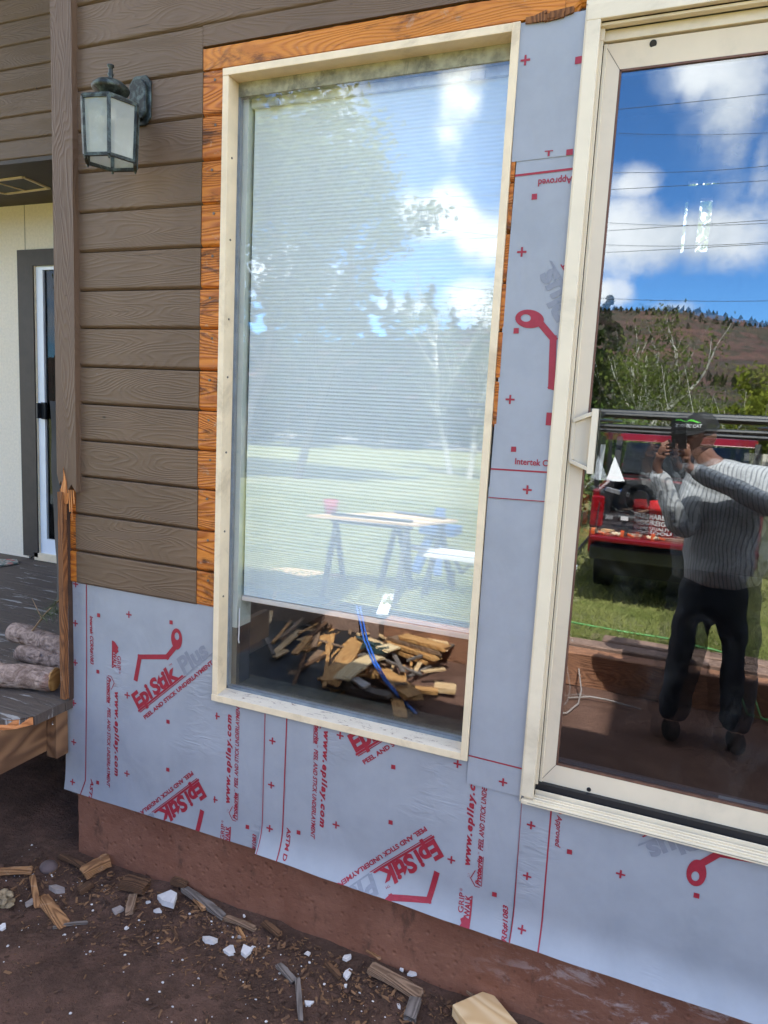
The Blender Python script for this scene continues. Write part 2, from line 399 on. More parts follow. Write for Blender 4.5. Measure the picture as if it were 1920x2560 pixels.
zt = P(509, 116).z                                        # upper border of the bare header band
low = LZ[5:]                                              # 2.767 .. 1.098
mb = boards(-1.962, XO, low); boards(-1.962, 1.9, [LZ[i] for i in (0, 1, 2, 3, 4)], mb=mb, seed=5)
boards(-1.962, XO - .002, [2.895, 2.767], mb=mb, seed=8)
mb.box((XO - .002, 0.0005, zt), (1.9, .014, 2.8955))
obj('siding', mb, M_siding, house, fix=False)
mb = boards(XO + .0015, WX0 + .012, low, yf=.002, seed=3, wob=.0015)
obj('bare_wood_strip', mb, M_orange, house, fix=False)
# header band and the rougher strip above the door
rg = random.Random(4); mb = MB(); nseg = 60; xa, xb = XO, -.36
b = len(mb.v)
for i in range(nseg + 1):
    x = xa + (xb - xa) * i / nseg; zb = 2.767 + .0; zt2 = zt - .002 + .0025 * mn.noise(Vector((x * 30, 0, 0))) - .003
    for yy, zz in ((.016, zb), (.002, zb + .004), (.001, zt2 - .003), (.016, zt2)): mb.v.append(Vector((x, yy, zz)))
for i in range(nseg):
    for k in range(3): a = b + i * 4 + k; mb.f.append((a, a + 4, a + 5, a + 1))
obj('bare_wood_header', mb, M_orange2, house, fix=False)
mb = MB(); b = 0; nseg = 60; xa, xb = -.36, 1.9
for i in range(nseg + 1):
    x = xa + (xb - xa) * i / nseg; zt2 = zt - .004 + .003 * mn.noise(Vector((x * 30, 0, 0)))
    yy = .001 + .006 * mn.noise(Vector((x * 8, 2, 0)))
    k_ = 0 if x < DX0 - .02 else 1
    for y_, zz in ((.02, (2.70, DZ1 + .004)[k_]), (.012 + yy, (2.745 + .012 * mn.noise(Vector((x * 12, 4, 0))), DZ1 + .012)[k_]), (.004 + yy, (2.77, DZ1 + .02)[k_]), (.004, zt2 - .003), (.016, zt2)): mb.v.append(Vector((x, y_, zz)))
for i in range(nseg):
    for k in range(4): a = i * 5 + k; mb.f.append((a, a + 5, a + 6, a + 1))
obj('bare_wood_header', mb, M_orange2, house, fix=False)
# splintered remains of the trim above the membrane strip
mb = MB(); rg = random.Random(9)
for i in range(7):
    x = -.455 + i * .012; L = rg.uniform(.04, .07); z = 2.768 + rg.uniform(-.006, .006)
    mb.beam((x, .004, z), (x + L, .0, z + rg.uniform(-.004, .012)), .012, rg.uniform(.006, .016))
obj('splintered_batten', mb, M_raw, house)
# sliver of bare wood right of the window trim
mb = boards(WX1 + .001, WX1 + .012, [2.50, 2.383, 2.2565, 2.13, 2.006, 1.876, 1.749], yf=.004, seed=12)
obj('bare_wood_strip', mb, M_orange, house, fix=False)
# strip of bare wood left, where the corner board is broken off
mb = boards(-2.012, -1.964, [z for z in LZ if z < 1.63][0:], yf=.003, seed=15)
obj('bare_wood_strip', mb, M_orange, house, fix=False)
# sheathing and carcass with openings
M_sheath = plain('sheathing', (.10, .06, .035), .9, .2, 9, .3)
mb = MB()
def wallbox(x0, x1, z0, z1): mb.box((x0, .018, z0), (x1, .15, z1))
ix0, ix1, iz0, iz1 = WX0 + .012, WX1 - .012, WZ0 + .012, WZ1 - .012
dx0, dz0, dz1 = DX0 + .03, DZ0 - .006, DZ1 - .03
wallbox(-2.045, ix0, .30, 3.40); wallbox(ix0, ix1, .30, iz0); wallbox(ix0, ix1, iz1, 3.40); wallbox(ix1, dx0, .30, 3.40)
wallbox(dx0, DX1 - .03, .30, dz0); wallbox(dx0, DX1 - .03, dz1, 3.40); wallbox(DX1 - .03, 2.6, .30, 3.40)
obj('sheathing', mb, M_sheath, house)
# foundation: rough cast face
FX0 = P(195, 2060, .02).x
nX, nZ = 150, 22; mb = MB()
for j in range(nZ + 1):
    for i in range(nX + 1):
        x = FX0 + (2.6 - FX0) * i / nX; z = -.08 + .48 * j / nZ
        y = .022 + .006 * mn.noise(Vector((x * 4, z * 4, 0))) + .0035 * mn.noise(Vector((x * 19, z * 19, 2)))
        if i == 0: x += .012 * mn.noise(Vector((0, z * 16, 5)))
        mb.v.append(Vector((x, y, z)))
for j in range(nZ):
    for i in range(nX): a = j * (nX + 1) + i; mb.f.append((a, a + 1, a + nX + 2, a + nX + 1))
mb.box((FX0 + .01, .035, -.1), (2.6, .3, .299)); mb.add([(FX0 + .006, .022, -.08), (FX0 + .006, .022, .4), (FX0 + .006, .3, .4), (FX0 + .006, .3, -.08)], [(0, 1, 2, 3)])
obj('foundation', mb, M_found, house, smooth=False, fix=False)

# corner board with broken end
px0, px1 = P(126, 100, -.022).x, P(177.5, 0, -.022).x
xa = P(125.5, 60, -.022).x; xb = P(178, 60, -.022).x
zb0 = P(150, 1215, -.022).z
mb = MB(); pts = []
bot = [(xa, zb0 + .045), (xa + .012, zb0 + .005), (xa + .020, zb0 + .02), (xa + .03, zb0 - .03), (xa + .045, zb0 - .045), (xa + .052, zb0 - .01), (xa + .068, zb0 + .01), (xb, zb0 - .018)]
poly = [(xa, -.022, 3.6)] + [(x, -.022, z) for x, z in bot] + [(xb, -.022, 3.6)]
mb.prism(poly, (0, .042, 0))
obj('corner_board', mb, M_post, house)
# pale torn heartwood under the break
mb = MB()
mb.prism([(xa + .03, -.0215, zb0 + .075), (xa + .036, -.026, zb0 + .05), (xa + .046, -.027, zb0 + .02), (xa + .05, -.026, zb0 - .03), (xa + .042, -.025, zb0 - .062), (xa + .026, -.025, zb0 - .05), (xa + .02, -.024, zb0 - .01), (xa + .033, -.0235, zb0 + .03)], (0, .012, 0))
for i in range(7): mb.beam((xa + .012 + i * .01, -.018, zb0 - .01), (xa + .014 + i * .01, -.016, zb0 - .06 - .03 * ((i * 7) % 3)), .003, .004)
M_heart = grain_wood('torn_heartwood', (.62, .27, .09), (.36, .12, .03), 'z', rough=.7, bump=.7, line=50)
obj('torn_wood', mb, M_heart, house)
# thin edge strip that is left of the corner board
zs = P(150, 1742, -.02).z; mb = MB(); n = 26
x0a, x1a, x2a = P(148.5, 1500, -.03).x, P(160, 1500, -.03).x, P(172, 1500, -.003).x
rows = []
for i in range(n + 1):
    z = zs + (zb0 - .02 - zs) * i / n; j1 = .0022 * mn.noise(Vector((z * 23, 0, 0))); j2 = .0025 * mn.noise(Vector((z * 31, 5, 0)))
    for p in ((x0a + j1, -.012, z), (x0a + j1, -.032 + j2, z), (x1a + j2, -.032, z), (x1a + j2, -.012, z)): mb.v.append(Vector(p))
for i in range(n):
    for k in range(4): a = i * 4; mb.f.append((a + k, a + (k + 1) % 4, a + 4 + (k + 1) % 4, a + 4 + k))
mb.f.append((0, 1, 2, 3)); mb.f.append((n * 4, n * 4 + 3, n * 4 + 2, n * 4 + 1))
obj('corner_edge_strip', mb, M_raw, house)
mb = MB(); mb.box((x1a, -.010, zs - .01), (x2a + .004, .02, zb0 - .03))
mb.box((x0a - .02, .012, zs - .25), (x2a, .03, zb0 - .02))
obj('corner_backing', mb, plain('dark_stained_wood', (.045, .022, .013), .8, .3, 25, .4), house)
mb = MB(); mb.box((-2.03, .03, .25), (-1.99, 1.0, 3.6)); mb.box((-2.05, .15, 0), (-2.03, 1.0, 3.6)); obj('side_wall', mb, M_dark, house)

# alcove at the left: header siding, soffit, stucco wall with patio door
YH, YS, ZSF = .98, 1.60, P(60, 397, .98).z
hz = [ZSF, P(60, 348, YH).z, P(60, 289, YH).z, P(60, 229, YH).z, P(60, 168, YH).z, P(60, 108, YH).z, P(60, 48, YH).z]
step = hz[-1] - hz[-2]; hz += [hz[-1] + step * k for k in range(1, 8)]
mb = boards(-6.5, -2.0, list(reversed(hz)), yf=YH, seed=21)
obj('header_siding', mb, M_siding, house, fix=False)
jx = P(90, 190, YH).x
obj('butt_joint', MB().box((jx, YH - .0008, hz[3] + .004), (jx + .004, YH + .004, hz[4] - .008)), M_dark, house)
mb = MB(); mb.box((-6.5, YH - .004, ZSF - .02), (-2.05, YS + .05, ZSF + .0)); obj('soffit', mb, M_dark, house)
cs = [Pz(0 + a, b, ZSF - .021) for a, b in ((-95, 462), (58, 442), (123, 470), (15, 484))]
cs[0] = cs[3] + (cs[1] - cs[2]) if False else cs[0]
vx0 = min(c_.x for c_ in cs[:2]); q0, q1, q2, q3 = cs
vent = MB()
for a, b in ((q0, q1), (q1, q2), (q2, q3), (q3, q0)): vent.beam(a, b, .018, .012)
vent.beam(q0.lerp(q1, .5), q3.lerp(q2, .5), .010, .010)
obj('vent_frame', vent, M_trim, house)
obj('vent_mesh', MB().prism([q0, q1, q2, q3], (0, 0, .006)), M_black, house)
sx0, sx1 = -6.5, -2.05
tL, tR = P(52, 640, YS).x, P(85, 700, YS - .02).x
dzT = P(52, 628, YS).z; dzB = P(65, 1385, YS).z
mb = MB(); mb.box((sx0, YS, .2), (tL + .02, YS + .1, ZSF - .02)); mb.box((tL + .02, YS, dzT - .02), (sx1, YS + .1, ZSF - .02))
obj('stucco_wall', mb, M_stucco, house)
gx = P(61, 560, YS).x
obj('stucco_joint', MB().box((gx, YS - .0015, dzT), (gx + .006, YS + .002, ZSF - .02)), plain('joint_tan', (.40, .34, .24), .9), house)  # joint strip in a darker tan than the stucco
pd = obj('patio_door', MB().box((tL, YS - .03, dzB), (tR, YS - .004, dzT)).box((tR, YS - .03, dzT - .10), (sx1, YS - .004, dzT)), M_dark, house)
f0 = P(84, 800, YS).x; f1 = P(96, 800, YS).x; f2 = P(112, 800, YS).x
fz = P(100, 662, YS).z; bz = P(100, 1365, YS).z
obj('frame', MB().box((f0, YS - .02, dzB + .02), (f1, YS + .02, fz + .035)).box((f1, YS - .02, fz), (sx1, YS + .02, fz + .035)).box((f0, YS - .03, dzB - .02), (sx1, YS + .02, dzB + .03)), M_trim, pd)
obj('sash', MB().box((f1, YS - .012, dzB + .03), (f2, YS + .015, fz)).box((f2, YS - .012, fz - .035), (sx1, YS + .015, fz)).box((f2, YS - .012, dzB + .03), (sx1, YS + .015, bz + .06)), M_white, pd)
mb = MB(); 
for i in range(12): mb.box((f2 + .05 * i, YS + .012 + .006 * (i % 2), bz), (f2 + .05 * i + .049, YS + .03, fz))
obj('curtain', mb, plain('dark_curtain', (.02, .02, .022), .8, .2, 4, 0), pd)
obj('pane', MB().box((f2, YS + .004, bz + .05), (sx1, YS + .007, fz - .03)), M_pglass, pd)
hp = P(107, 1027, YS - .03); obj('handle', MB().box((hp.x - .02, hp.y, hp.z - .055), (hp.x + .02, hp.y + .02, hp.z + .055)).box((hp.x - .028, hp.y - .03, hp.z - .05), (hp.x - .012, hp.y, hp.z + .05)), M_black, pd, bevel=.004)

# ---------------------------------------------------------------- picture window
win = obj('window', MB().box((ix0 + .010, .0525, iz1 - .050), (ix1 - .010, .075, iz1 - .0095)), plain('aged_head_seal', (.30, .29, .20), .7, .3, 30, .3, dirt=(.08, .08, .06), dirt_amt=.7), house)
ft = .026                                                 # trim thickness
tw, ty0, ty1 = P(571, 500).x - P(557, 500).x, 0.0, .062
tw = .021
mb = MB()
mb.box((WX0, ty0, WZ0 + tw), (WX0 + tw, ty1, WZ1 - tw))
mb.box((WX1 - tw, ty0 - .002, WZ0), (WX1, ty1, WZ1))
mb.box((WX0, ty0 - .001, WZ1 - tw), (WX1 - tw, ty1, WZ1))
fr = obj('frame', mb, M_trim, win, bevel=.0015)
m, t = mat('peeling_sill'); v = t.co(); 
pe = t.noise(t.mp(v, (14, 40, 60)), 2.2, 8, .75, .8)
c = t.mix(t.ramp(pe, .57, .63), (.74, .64, .50), (.30, .19, .14))
t.out(t.pr(Base_Color=c, Roughness=.6, Normal=t.bump(t.ramp(pe, .5, .6, 1, 0), .5, .002))); M_sill = m
obj('sill', MB().prism([(WX0, 0, WZ0), (WX0, 0, WZ0 + tw), (WX0, ty1, WZ0 + tw + .008), (WX0, ty1, WZ0)], (WX1 - tw - WX0, 0, 0)), M_sill, win)
obj('sill_edge', MB().box((WX0 - .0005, -.003, WZ0 - .0005), (WX1 - tw, -.0002, WZ0 + tw)), M_trim, win, bevel=.001)
for i_, (za_, zb2) in enumerate(zip(low, low[1:])):
    c_ = Vector((WX0 - .028 + .006 * math.sin(i_ * 2.3), .0, za_ - .028)); M_nail = bpy.data.materials.get('dull_nail') or plain('dull_nail', (.16, .13, .11), .5, .3, 60, 0, metal=.5); obj('nail_head', MB().tube([c_ + Vector((0, .004, 0)), c_ + Vector((0, -.0008, 0))], .0042, 9), M_nail, house)
    if i_ % 2: c2_ = Vector((-1.86, .001, za_ - .022)); obj('nail_head', MB().tube([c2_ + Vector((0, .003, 0)), c2_ + Vector((0, -.0004, 0))], .0026, 8), M_nail, house)
# screw heads on the left jamb
for z in (2.52, 2.28, 2.04, 1.86, 1.62, 1.36, 1.14): obj('nail_head', MB().tube([(WX0 + tw + .0002, .024, z), (WX0 + tw + .0022, .024, z)], .0035, 8), M_nail, win)
gx0, gx1, gz0, gz1 = WX0 + tw, WX1 - tw, WZ0 + tw + .007, WZ1 - tw
mb = MB()
mb.box((gx0, .0535, gz0), (gx0 + .006, .072, gz1)); mb.box((gx1 - .006, .0535, gz0), (gx1, .072, gz1)); mb.box((gx0, .0535, gz1 - .008), (gx1, .060, gz1)); mb.box((gx0, .0535, gz0), (gx1, .072, gz0 + .010))
obj('glazing_seal', mb, plain('blue_grey_seal', (.16, .19, .22), .5, .2, 20, .1), win)
def pane(name, x0, x1, z0, z1, y, ang, mat_, par, ax=0.0, th=.003):
    cx, cz = (x0 + x1) / 2, (z0 + z1) / 2
    mb = MB(); mm = Matrix.Translation((cx, y, cz)) @ Matrix.Rotation(ang, 4, 'Z') @ Matrix.Rotation(ax, 4, 'X')
    mb.add([mm @ Vector(p) for p in ((x0 - cx, 0, z0 - cz), (x1 - cx, 0, z0 - cz), (x1 - cx, 0, z1 - cz), (x0 - cx, 0, z1 - cz))], [(0, 1, 2, 3)])
    return obj(name, mb, mat_, par, fix=False)
pane('pane', gx0 + .001, gx1 - .001, gz0, gz1, .0560, 0, M_wglass1, win)
pane('pane', gx0 + .004, gx1 - .004, gz0, gz1, .0660, R_(.12), M_wglass2, win)
# inner window frame seen through the glass
M_pale = plain('pale_green_jamb', (.50, .56, .50), .6, .08, 10, .1)
mb = MB(); jy0, jy1 = .076, .16
mb.box((ix0 - .01, jy0, 1.02), (gx0 + .022, jy1, gz1)); mb.box((gx1 - .012, jy0, gz0), (ix1 + .02, jy1, gz1)); mb.box((ix0, jy0, gz1 - .03), (ix1, jy1, gz1 + .03))
obj('inner_jamb', mb, M_pale, win)
obj('inner_stool', MB().box((ix0, jy0, gz0 - .04), (ix1, jy1 + .03, gz0 + .004)), plain('aged_stool', (.085, .075, .05), .6, .3, 18, .3), win)
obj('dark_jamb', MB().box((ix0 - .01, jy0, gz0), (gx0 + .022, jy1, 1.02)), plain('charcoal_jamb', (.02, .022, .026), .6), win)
# pleated cellular blind
bz0 = P(598, 1500, .10).z; bzr = P(1180, 1590, .10).z
bx0, bx1 = gx0 + .030, gx1 - .012
m, t = mat('blind_fabric'); v = t.co(); M_blind = m
df = t.n('ShaderNodeBsdfDiffuse', Color=(.80, .88, .86)); tl = t.n('ShaderNodeBsdfTranslucent', Color=(.7, .75, .74))
t.out(t.n('ShaderNodeMixShader', i0=.05, i1=df.outputs[0], i2=tl.outputs[0]).outputs[0])
mb = MB(); z = gz1 - .035; row = []; k = 0; zb = (bz0 + bzr) / 2 + .012
zsq = zb + .17
while z > zb:
    pz = .0112 if z > zsq else .0068
    d_ = .0012 if z > zsq + .55 else .0016 if z > zsq else .0013
    row.append((.100 - (d_ if k % 2 else 0), z)); z -= pz / 2; k += 1
for yy, zz in row:
    for x in (bx0, bx1): mb.v.append(Vector((x + (.0012 if yy > .098 else 0) , yy, zz)))
for i in range(len(row) - 1): mb.f.append((2 * i, 2 * i + 2, 2 * i + 3, 2 * i + 1))
bl = obj('blind', mb, M_blind, win, fix=False)
obj('bottom_rail', MB().box((bx0 - .002, .092, zb - .016), (bx1 + .002, .112, zb)), plain('blind_rail', (.72, .68, .58), .5, .05, 10, .05), win, bevel=.002)
obj('head_rail', MB().box((bx0 - .004, .085, gz1 - .062), (bx1, .125, gz1 - .031)), plain('blind_head_rail', (.66, .68, .62), .5), win, bevel=.002)
M_clr = plain('clear_bracket', (.35, .36, .34), .3)
for f_ in (.07, .86): obj('blind_bracket', MB().box((bx0 + (bx1 - bx0) * f_, .076, gz1 - .066), (bx0 + (bx1 - bx0) * f_ + .04, .086, gz1 - .046)), M_clr, win)
mb = MB(); mb.tube([(gx0 + .030, .078, P(600, 1520, .08).z), (gx0 + .031, .076, 1.0), (gx0 + .029, .077, .98), (gx0 + .031, .078, P(588, 1605, .08).z)], .0022, 6)
obj('blind_cord', mb, M_white, win)

# ---------------------------------------------------------------- sliding door
door = obj('sliding_door', MB().box((DX0, -.006, DZ0 + .02), (DX0 + .034, .01, DZ1 - .036)).box((DX0 - .0, -.006, DZ1 - .036), (DX1, .01, DZ1 - .0)), M_vinyl, house, bevel=.0015)
dfa = DX0 + .034
sxl = P(1511.6, 113, .045).x; gxl = P(1549, 170, .040).x
szT = P(1511, 113, .045).z; gzT = P(1549, 170, .040).z; gzB = P(1403.5, 1919, .040).z; szB = P(1345, 1950, .045).z
mb = MB()
mb.box((DX0 + .004, .0102, DZ0 + .03), (dfa - .002, .10, DZ1 - .04)); mb.box((dfa - .002, .0102, DZ1 - .045), (DX1, .10, DZ1 - .038))
mb.box((dfa - .002, .02, szT), (dfa + .008, .03, DZ1 - .045)); mb.box((dfa + .004, .028, szT + .035), (DX1, .10, DZ1 - .045))
mb.box((dfa - .002, .036, szT + .004), (DX1, .10, szT + .036))
mb.box((dfa - .004, .022, DZ0 + .05), (dfa + .006, .028, szT)); mb.box((dfa + .006, .040, DZ0 + .05), (dfa + .014, .048, szT))
obj('frame', mb, M_vinyl, door, bevel=.001)
obj('nail_fin', MB().box((DX0 - .004, -.002, DZ0 + .0), (DX0 - .0005, .006, DZ1 + .003)).box((DX0 - .004, -.002, DZ1 + .0005), (DX1, .006, DZ1 + .012)), M_vinyl, door)
sash_y = .044
mb = MB(); sw = gxl - sxl
def mitre(p0, p1, q0, q1):                                # one rail of the sash with a sloped glazing bead
    (a, b), (c_, d_) = (p0, p1), (q0, q1); y0, y1 = sash_y, sash_y + .006
    mb.add([(a[0], y0, a[1]), (b[0], y0, b[1]), (d_[0], y1, d_[1]), (c_[0], y1, c_[1]), (a[0], y0 + .04, a[1]), (b[0], y0 + .04, b[1]), (d_[0], y0 + .04, d_[1]), (c_[0], y0 + .04, c_[1])],
           [(0, 1, 2, 3), (7, 6, 5, 4), (0, 4, 5, 1), (2, 6, 7, 3), (1, 5, 6, 2), (0, 3, 7, 4)])
X1 = DX1 - .06; gx1_ = X1 - .06
mitre((sxl, szB), (sxl, szT), (gxl, gzB), (gxl, gzT)); mitre((sxl, szT), (X1, szT), (gxl, gzT), (gx1_, gzT)); mitre((X1, szB), (sxl, szB), (gx1_, gzB), (gxl, gzB)); mitre((X1, szT), (X1, szB), (gx1_, gzT), (gx1_, gzB))
for ca_, cb_ in (((sxl, szT), (gxl, gzT)), ((sxl, szB), (gxl, gzB))): mb.beam((ca_[0], sash_y - .0002, ca_[1]), (cb_[0], sash_y + .0058, cb_[1]), .0004, .0011)
obj('sash', mb, M_sash, door)
for ca_, cb_ in (((sxl, szT), (gxl, gzT)), ((sxl, szB), (gxl, gzB))): obj('mitre_joint', MB().beam((ca_[0] + .001, sash_y - .0004, ca_[1]), (cb_[0], sash_y + .0056, cb_[1]), .0006, .0012), plain('joint_line', (.22, .18, .13), .8), door)
mb = MB(); mb.box((gxl - .001, sash_y + .0055, gzB), (gxl + .004, sash_y + .03, gzT)); mb.box((gxl, sash_y + .0055, gzB - .001), (gx1_, sash_y + .03, gzB + .005)); mb.box((gxl, sash_y + .0055, gzT - .004), (gx1_, sash_y + .03, gzT + .001))
obj('glazing_seal', mb, M_brownline, door)
mb = MB(); mb.box((gxl, sash_y + .018, gzB), (gx1_, sash_y + .03, gzB + .014)); mb.box((gxl, sash_y + .018, gzT - .01), (gx1_, sash_y + .03, gzT))
M_spc = plain('grey_spacer', (.20, .22, .24), .4, .05, 10, 0)
obj('spacer_bar', MB().box((gxl, sash_y + .018, gzB), (gx1_, sash_y + .03, gzB + .014)), M_spc, door); obj('spacer_bar', MB().box((gxl, sash_y + .018, gzT - .01), (gx1_, sash_y + .03, gzT)), M_spc, door)
mb = MB(); mb.tube([P(1633, 109, sash_y + .004), P(1633, 109, sash_y - .0008)], .0085, 16)
hb = P(1472, 1974, sash_y); mb2 = MB().tube([hb + Vector((0, .004, 0)), hb - Vector((0, .0008, 0))], .006, 16)
obj('screw_hole', mb, M_black, door); obj('screw_hole', mb2, M_black, door)
pane('pane', gxl, gx1_, gzB, gzT, sash_y + .010, 0, M_glass1, door)
pane('pane', gxl, gx1_, gzB, gzT, sash_y + .024, R_(.78), M_glass2, door)
obj('gasket', MB().box((dfa, .0284, DZ0 - .005), (X1, .07, szB)).box((sxl - .006, .046, szB - .012), (sxl - .0005, .07, szT)), M_black, door)
z0 = DZ0; mb = MB()
mb.box((DX0 + .002, -.012, z0), (DX1, .003, z0 + .011)); mb.box((DX0 + .006, .0032, z0 - .004), (DX1, .018, z0 + .019)); mb.box((DX0 + .034, -.004, z0 + .0112), (DX1, .001, z0 + .016))
mb.box((DX0 + .034, .0182, z0), (DX1, .0225, z0 + .035)); mb.box((DX0 + .034, .0095, z0 + .0192), (DX1, .0125, z0 + .0245)); mb.box((dfa, .0228, z0 - .01), (DX1, .028, z0 + .020))
obj('track', mb, M_vinyl, door, bevel=.0015)
obj('track_groove', MB().box((DX0 + .036, .0128, z0 + .0192), (DX1, .0180, z0 + .0202)).box((DX0 + .02, -.0125, z0 + .0055), (DX1, -.0121, z0 + .0068)), plain('track_groove_dark', (.20, .18, .15), .7), door)  # darker strips along the track grooves
# D handle on the sash
hx = P(1430, 1100, sash_y).x; za, zb_ = P(1448, 1030, sash_y).z, P(1440, 1175, sash_y).z
hx1 = P(1455, 1100, sash_y - .03).x
mb = MB()
yA, yB = sash_y - .006, sash_y - .024
mb.box((hx - .004, sash_y - .008, zb_ + .022), (hx + .006, sash_y - .0005, za - .022))
mb.beam((hx, sash_y - .006, za - .024), (hx1 + .026, yB + .008, za + .0), .012, .010); mb.beam((hx, sash_y - .006, zb_ + .024), (hx1 + .026, yB + .008, zb_ + .004), .012, .010)
mb.box((hx1 + .018, yB, zb_ - .006), (hx1 + .034, yB + .022, za + .010))
mb.prism([(hx + .004, sash_y - .0006, zb_ + .03), (hx + .004, sash_y - .0006, za - .03), (hx1 + .02, sash_y - .0006, za - .006), (hx1 + .02, sash_y - .0006, zb_ + .006)], (0, -.003, 0)); mb.box((hx1 + .012, yB + .022, zb_ + .006), (hx1 + .03, sash_y, zb_ + .018)); mb.box((hx1 + .012, yB + .022, za - .010), (hx1 + .03, sash_y, za + .002))
obj('handle', mb, plain('handle_cream', (.74, .64, .48), .4, .03, 6, 0), door, bevel=.003)

# roof and upper walls, unseen: stepped and sized to cast the wanted shade
M_roof = plain('roof_shingle', (.06, .05, .045), .9, .2, 10, .4)
mb = MB(); hR = 4.8; hM = 3.407
def shade_to(yg, zg, h): return yg - SY * (h - zg)   # eave y so that its shade ends at yg on level zg
eM = 0; eL = shade_to(-3.6, 0, hR); eR = shade_to(-2.78, .22, hR + .16)
xRs = -.17 - SX * hR; xLs = -2.45 - SX * hR
for xa_, xb_, e_ in ((-8, xLs, eL), (xRs, 7, eR)): mb.box((xa_, min(e_, .0), hR), (xb_, 5.3, hR + .16))
mb.prism([(xLs + .002, .002, hM), (xLs + .002, .002, hM + .05), (xLs + .002, 5.3, hM + 1.3), (xLs + .002, 5.3, hM + 1.25)], (xRs - xLs - .004, 0, 0))
obj('shade_roof', mb, M_roof, house)
mb = MB(); mb.box((-6.5, YS + .15, .15), (-2.05, YS + .2, hR)); mb.box((2.6, .02, 0), (7, .2, hR)); mb.box((-8, YS, 0), (-6.5, YS + .2, hR)); mb.box((-2.045, .0185, 3.401), (xLs, .15, hR)); mb.box((xRs, .0185, 3.401), (2.6, .15, hR)); mb.box((-2.045, .0005, 3.408), (xLs, .018, hR)); mb.box((xRs, .0005, 3.408), (2.6, .018, hR)); mb.box((-6.5, YH + .02, hz[-1]), (-2.05, YH + .1, hR))
obj('upper_shade_wall', mb, M_siding, house)

# the room behind
M_room = plain('room_wall', (.30, .27, .22), .8, .05, 5, 0); M_floor = plain('room_floor', (.03, .02, .014), .4, .2, 5, 0)
YB = 5.2
panes_px = [((1700, 632), (1722, 497)), ((1737, 632), (1783, 497)), ((1720, 466), (1746, 450)), ((1757, 462), (1800, 446))]
op = []
for (a, b), (c_, d_) in panes_px:
    p, q = P(a, b, YB), P(c_, d_, YB); op.append((min(p.x, q.x), max(p.x, q.x), min(p.z, q.z), max(p.z, q.z)))
mb = MB()
zA0, zA1 = op[0][2], op[0][3]; zB0, zB1 = op[2][2], op[2][3]
def bw(x0, x1, z0, z1): mb.box((x0, YB, z0), (x1, YB + .1, z1))
bw(-2.0, 4, .3, zA0); bw(-2.0, op[0][0], zA0, zA1); bw(op[0][1], op[1][0], zA0, zA1); bw(op[1][1], 4, zA0, zA1); bw(-2, 4, zA1, zB0)
bw(-2, op[2][0], zB0, zB1); bw(op[2][1], op[3][0], zB0, zB1); bw(op[3][1], 4, zB0, zB1); bw(-2, 4, zB1, 4.62)
mb.box((-2.03, 1.0, .3), (-2.0, YB, 4.7)); mb.box((4, .15, .3), (4.1, YB, 4.7)); mb.box((-2.03, .16, 3.30), (-1.992, 1.0, 4.7)); mb.prism([(-1.99, .152, 3.33), (-1.99, YB, 4.52), (-1.99, YB, 4.56), (-1.99, .152, 3.37)], (5.98, 0, 0))
obj('room_shell', mb, M_room, house)
obj('room_floor', MB().box((-1.985, .155, .40), (3.99, YB - .01, .46)), M_floor, house)
# ---------------------------------------------------------------- lettering tools
_tc = {}
def glyphs(txt, bold=0.0, shear=0.0, space=1.0):
    """flat triangles of a line of text, scaled to x 0..1 and cap height 1; returns (verts, faces)"""
    key = (txt, bold, shear, space)
    if key in _tc: return _tc[key]
    cu = bpy.data.curves.new('t', 'FONT'); cu.body = txt; cu.size = 1; cu.offset = bold; cu.shear = shear; cu.space_character = space
    cu.resolution_u = 3; cu.fill_mode = 'FRONT'
    o = bpy.data.objects.new('t', cu); C.objects.link(o); bpy.context.view_layer.update()
    me = bpy.data.meshes.new_from_object(o.evaluated_get(bpy.context.evaluated_depsgraph_get()))
    vs = [v.co.copy() for v in me.vertices]; fs = [tuple(p.vertices) for p in me.polygons]
    bpy.data.objects.remove(o); bpy.data.curves.remove(cu); bpy.data.meshes.remove(me)
    x0 = min(v.x for v in vs); x1 = max(v.x for v in vs); k = 1 / .70
    vs = [Vector(((v.x - x0) / (x1 - x0), v.y * k, 0)) for v in vs]
    _tc[key] = (vs, fs); return _tc[key]
